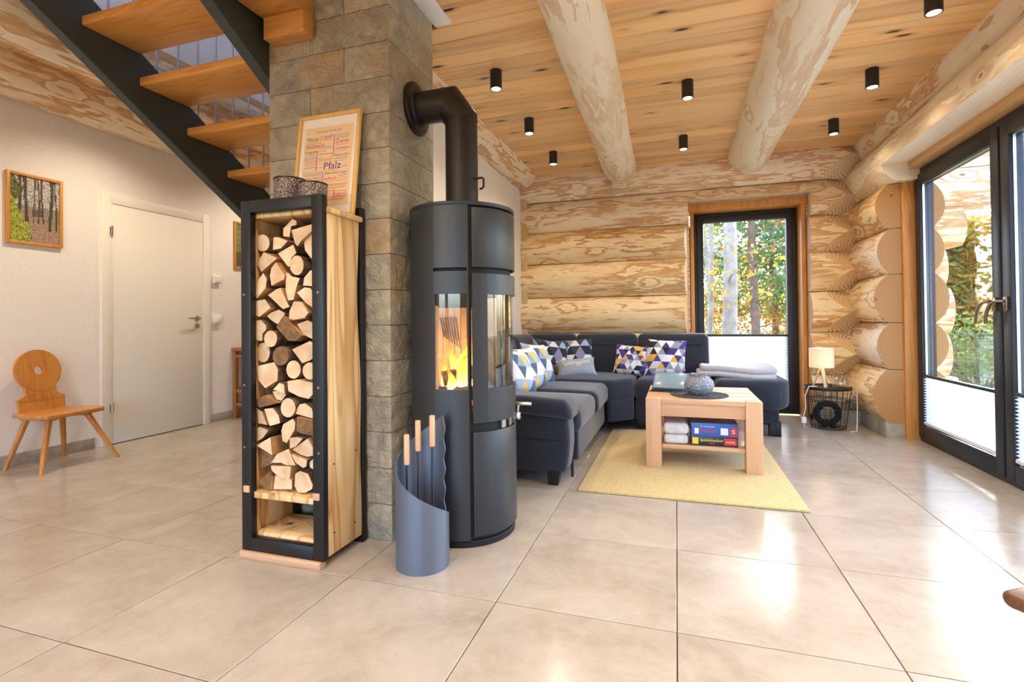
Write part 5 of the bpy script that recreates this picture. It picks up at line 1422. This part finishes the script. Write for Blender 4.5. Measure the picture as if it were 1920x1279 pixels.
def picture(lab, y0_, y1_, z0_, z1_, seed):
    t = thing('wall_picture', lab, 'picture', (XL, (y0_ + y1_) / 2, z0_), group='forest pictures on the hall wall')
    f_ = MB(); frame_rect(f_, 'x', XL + .001, XL + .022, y0_, y1_, z0_, z1_, .020); f_.build('frame', M['framewood'], t, bevel=.002)
    nu, nv = 48, 72; vs = []; fs = []; cols = []
    a0, a1, c0, c1 = y0_ + .02, y1_ - .02, z0_ + .02, z1_ - .02
    for j in range(nv + 1):
        for i in range(nu + 1): vs.append((XL + .012, a0 + (a1 - a0) * i / nu, c0 + (c1 - c0) * j / nv))
    for j in range(nv):
        for i in range(nu):
            fs.append((j * (nu + 1) + i, j * (nu + 1) + i + 1, (j + 1) * (nu + 1) + i + 1, (j + 1) * (nu + 1) + i)); cols.append(forest_print((i + .5) / nu, (j + .5) / nv, seed))
    MB().box(XL + .002, XL + .0115, a0, a1, c0, c1).build('backing', M['mat_white'], t)
    o = MB().add(vs, fs).build('print', M['print'], t, smooth=0, fix=False)
    at_ = o.data.color_attributes.new('print', 'FLOAT_COLOR', 'CORNER')
    for p, c in zip(o.data.polygons, cols):
        for li in p.loop_indices: at_.data[li].color = (*c, 1)
picture('framed forest path photograph with mossy rock on the white wall above the chair', 2.27, 2.612, 1.565, 2.072, 1)
picture('framed forest photograph half hidden by the firewood rack', 4.185, 4.53, 1.57, 2.068, 2)
for lab, z in (('white thermostat switch beside the door, the upper one', 1.435), ('white light switch beside the door handle, the lower one', 1.03)):
    t = thing('wall_switch', lab, 'switch', (XL, 3.97, z))
    MB().box(XL, XL + .03, 3.93, 4.012, z - .041, z + .041).build('cover_plate', M['switch'], t, bevel=.004)
    MB().box(XL + .03, XL + .036, 3.942, 4.0, z - .03, z + .03).build('rocker', M['trimwhite'], t, bevel=.003)
sl = thing('wooden_stool', 'brown wooden high stool behind the firewood rack', 'stool', (-4.22, 4.34, 0))
for x in (-4.39, -4.06):
    for y in (4.17, 4.49): MB().box(x - .02, x + .02, y - .02, y + .02, 0, .70).build('leg', M['darkchair'], sl, bevel=.003)
MB().box(-4.42, -4.03, 4.14, 4.52, .70, .735).build('seat', M['darkchair'], sl, bevel=.006)
for z in (.13, .27, .63):
    for y in (4.17, 4.49): MB().box(-4.37, -4.08, y - .01, y + .01, z, z + .03).build('stretcher', M['darkchair'], sl)
    for x in (-4.39, -4.06): MB().box(x - .01, x + .01, 4.19, 4.47, z, z + .03).build('stretcher', M['darkchair'], sl)

# seat corner at the right edge of the photo
bn = thing('wooden_chair', 'brown wooden seat corner at the right edge of the photo', 'chair', (.86, 1.0, 0))
soft_box('seat', (0, 0, 0, 0, .425, .45), .01, M['benchwood'], bn, 3, poly=[(.60, 1.185), (.585, 1.205), (.59, 1.228), (.66, 1.27), (1.02, 1.25), (1.03, .87), (.72, .84)])
for x, y in ((.70, 1.17), (.97, 1.18), (.96, .93), (.77, .92)): MB().bar((x, y, .425), (x + (x - .86) * .25, y + (y - 1.05) * .2, 0), .035, .035, up=(0, 1, 0)).build('leg', M['benchwood'], bn, bevel=.004)
MB().box(.99, 1.015, .92, 1.2, .45, .86).build('backrest', M['benchwood'], bn, bevel=.006)

# pendant lamp over the dining place behind the camera (its light falls on chimney, rack and hall)
pd = thing('pendant_lamp', 'opal globe pendant lamp over the dining place behind the camera', 'lamp', (-2.0, -.7, 1.75))
MB().lathe([(.16 * math.sin(R_(a)), -.16 * math.cos(R_(a))) for a in range(0, 181, 12)], (-2.0, -.7, 1.92), 28, cap=False).build('glass_globe', emit('opal_glow', '#FFDDB0', 32), pd)
MB().tube([(-2.0, -.7, 2.07), (-2.0, -.7, 4.69)], .006, 6).lathe([(.05, 2.06), (.05, 2.10), (.01, 2.13)], (-2.0, -.7, 0), 16).build('cord', M['black'], pd)

# ---------------------------------------------------------------- outside
g = MB().box(-40, 60, 6.2, 70, -.35, -.25).box(2.1, 60, -30, 6.2, -.35, -.25)
tag(g.build('garden_ground', M['grass'], loc=(0, 0, -.3)), 'autumn garden ground outside the windows', 'ground', kind='structure')
tag(MB().box(1.95, 5.2, -3, 6.2, -.25, -.05).build('terrace', M['paving'], bevel=.01), 'paved terrace outside the glass door', 'terrace', kind='structure')

def leaves(b, c, rad, n, size):
    for _ in range(n):
        d = Vector((random.gauss(0, 1), random.gauss(0, 1), random.gauss(0, 1))).normalized() * (random.random() ** .45)
        p = Vector(c) + Vector((d.x * rad[0], d.y * rad[1], d.z * rad[2]))
        u = Vector((random.gauss(0, 1), random.gauss(0, 1), random.gauss(0, 1))).normalized(); w_ = u.orthogonal().normalized()
        s_ = size * random.uniform(.6, 1.3)
        b.add([p - u * s_, p + w_ * s_ * .5, p + u * s_, p - w_ * s_ * .5], [(0, 1, 2, 3)])
def tree(name, lab, x, y, h, r, mat, leaf, clusters, n, size, lean=0, grp='trees outside'):
    t = thing(name, lab, 'tree', (x, y, -.3), group=grp)
    pts = []; rs = []
    for i in range(9):
        u = i / 8; pts.append((x + lean * u * h + .06 * math.sin(u * 7 + x), y + .05 * math.sin(u * 5 + y), -.3 + h * u)); rs.append(r * (1 - .7 * u) * (1.25 if i == 0 else 1))
    tb_ = MB().tube(pts, rs, 9); tb_.build('trunk', M[mat], t)
    br = MB(); lf = MB()
    for k in range(clusters):
        u = random.uniform(.15, 1.0); a = random.uniform(0, 6.28); q = random.uniform(.3, 1.0) * h * .26
        base = Vector((x + lean * u * h, y, -.3 + h * u * .9)); tip = base + Vector((q * math.cos(a), q * math.sin(a), random.uniform(.0, .5)))
        br.tube([base, base.lerp(tip, .5) + Vector((0, 0, .05)), tip], [r * .22, r * .14, r * .06], 5)
        leaves(lf, tip, (.55 + .04 * h, .55 + .04 * h, .5), n, size)
    br.build('branches', M[mat], t)['kind'] = 'stuff'
    lf.build('foliage', M[leaf], t, smooth=0, fix=False)['kind'] = 'stuff'
    return t
tree('birch_tree', 'thick white birch trunk at the left of the back window', .72, 9.0, 8.5, .13, 'birch', 'leaf_y', 16, 110, .05, .045)
tree('birch_tree', 'thin white birch leaning left beside the thick one', .42, 9.3, 7.0, .055, 'birch', 'leaf_o', 9, 90, .05, .06)
tree('birch_tree', 'slender pale birch behind the thick birch', .55, 10.2, 7.0, .045, 'birch', 'leaf_y', 9, 90, .05, .0)
tree('pine_tree', 'brown pine trunk just right of the birches in the back window', 1.5, 11.5, 7.5, .10, 'pinebark', 'needle', 10, 170, .05, .02)
for lab, x, y, h, r, bk_, lf, cl in (('dark slim trunk in the middle of the back window', 2.35, 14.0, 8.5, .08, 'pinebark', 'leaf_g', 16), ('dark trunk right of the middle of the back window', 2.65, 13.0, 8.0, .09, 'pinebark', 'needle', 18), ('far tree at the right of the back window', 3.6, 16.5, 6.5, .08, 'pinebark', 'leaf_y', 20),
                                     ('yellow tree far behind the birches', .3, 15.5, 7.5, .1, 'pinebark', 'leaf_y', 22), ('orange tree far behind the birches', -.8, 13.0, 6.5, .1, 'pinebark', 'leaf_o', 18), ('green bush-like tree far behind the back window', 1.6, 16.5, 8.0, .1, 'pinebark', 'leaf_g', 24)):
    tree('forest_tree', lab, x, y, h, r, bk_, lf, int(cl * 1.6), 210, .075)
for lab, x, y, h, r, bk_, lf, cl in (('green leafy tree beyond the fence, nearest the log ends', 6.6, 16.5, 3.6, .10, 'pinebark', 'leaf_g', 24), ('yellow green tree beyond the fence behind the terrace door', 7.6, 16.0, 3.7, .09, 'pinebark', 'leaf_y', 24), ('small green tree at the right behind the terrace door', 8.9, 16.2, 3.6, .10, 'pinebark', 'leaf_g', 24),
                                     ('taller yellow tree at the far end of the garden', 8.4, 20.0, 4.3, .12, 'pinebark', 'leaf_y', 26), ('dark green tree at the far end of the garden', 10.2, 20.0, 4.3, .12, 'pinebark', 'leaf_g', 26), ('yellow tree far right behind the terrace', 11.5, 16.5, 4.0, .1, 'pinebark', 'leaf_y', 24),
                                     ('green tree at the far right edge of the garden', 12.5, 12.5, 4.0, .1, 'pinebark', 'leaf_g', 22), ('orange shrub tree beyond the fence', 7.0, 18.6, 3.8, .08, 'pinebark', 'leaf_o', 14)):
    tree('garden_tree', lab, x, y, h, r, bk_, lf, int(cl * 1.9), 210, .095, grp='trees beyond the terrace')
def shrub(lab, x, y, rad, leaf, n):
    t = thing('garden_shrub', lab, 'shrub', (x, y, -.3), group='shrubs in the garden')
    b = MB()
    for k in range(9):
        a = k * .7; b.tube([(x, y, -.3), (x + .4 * rad * math.cos(a), y + .4 * rad * math.sin(a), .2 * rad), (x + .8 * rad * math.cos(a), y + .8 * rad * math.sin(a), .8 * rad)], [.02, .012, .005], 5)
    b.build('stems', M['pinebark'], t)['kind'] = 'stuff'
    lf = MB(); leaves(lf, (x, y, rad * .35), (rad, rad, rad * .75), n, .05); lf.build('foliage', M[leaf], t, smooth=0, fix=False)['kind'] = 'stuff'
shrub('yellow shrub low behind the garden fence at the left of the back window', .6, 12.2, 1.1, 'leaf_y', 1400)
shrub('green shrub low behind the fence at the right of the back window', 2.9, 11.5, 1.0, 'leaf_g', 1400)
shrub('orange shrub low behind the fence in the middle of the back window', 1.9, 13.0, 1.3, 'leaf_o', 1500)
shrub('low green hedge plant beyond the terrace fence', 4.6, 10.0, 1.0, 'leaf_g', 1600)
shrub('low yellow hedge plant beyond the terrace fence', 6.0, 9.6, 1.0, 'leaf_y', 1600)
def fence(lab, p0, p1, z0_, z1_):
    p0, p1 = Vector(p0), Vector(p1); L = (p1 - p0).length
    t = thing('wire_fence', lab, 'fence', ((p0 + p1) / 2 + Vector((0, 0, z0_))), group='wire mesh fences')
    n = int(L / 2.0)
    for k in range(n + 1):
        p = p0.lerp(p1, k / n); MB().box(p.x - .025, p.x + .025, p.y - .025, p.y + .025, z0_, z1_ + .05).build('fence_post', M['fence'], t)
    b = MB()
    for k in range(int(L / .06)):
        p = p0.lerp(p1, k * .06 / L); b.bar((p.x, p.y, z0_ + .05), (p.x, p.y, z1_), .006, .006, up=(1, 0, 0))
    for k in range(6):
        z = z0_ + .08 + (z1_ - z0_ - .1) * k / 5; b.bar((p0.x, p0.y, z), (p1.x, p1.y, z), .01, .014)
    b.build('wire_mesh', M['fence'], t)['kind'] = 'stuff'
fence('grey wire mesh fence beyond the terrace door', (2.6, 9.0, 0), (8.6, 7.4, 0), -.3, .75)
fence('grey wire mesh fence far behind the back window', (-1.0, 10.8, 0), (5.2, 10.8, 0), -.3, .68)
lc = thing('garden_lounger', 'grey garden lounge chair on the terrace behind the glass door', 'lounger', (4.2, 6.0, -.05))
MB().bar((3.85, 6.3, .25), (4.55, 5.7, .25), .55, .03).build('seat', M['lounger'], lc, bevel=.008)
MB().bar((3.85, 6.3, .27), (3.45, 6.62, .83), .55, .025).build('backrest', M['lounger'], lc, bevel=.008)
for x, y in ((3.75, 6.15), (4.0, 6.5), (4.4, 5.6), (4.62, 5.86)): MB().box(x - .015, x + .015, y - .015, y + .015, -.05, .25).build('leg', M['fence'], lc)
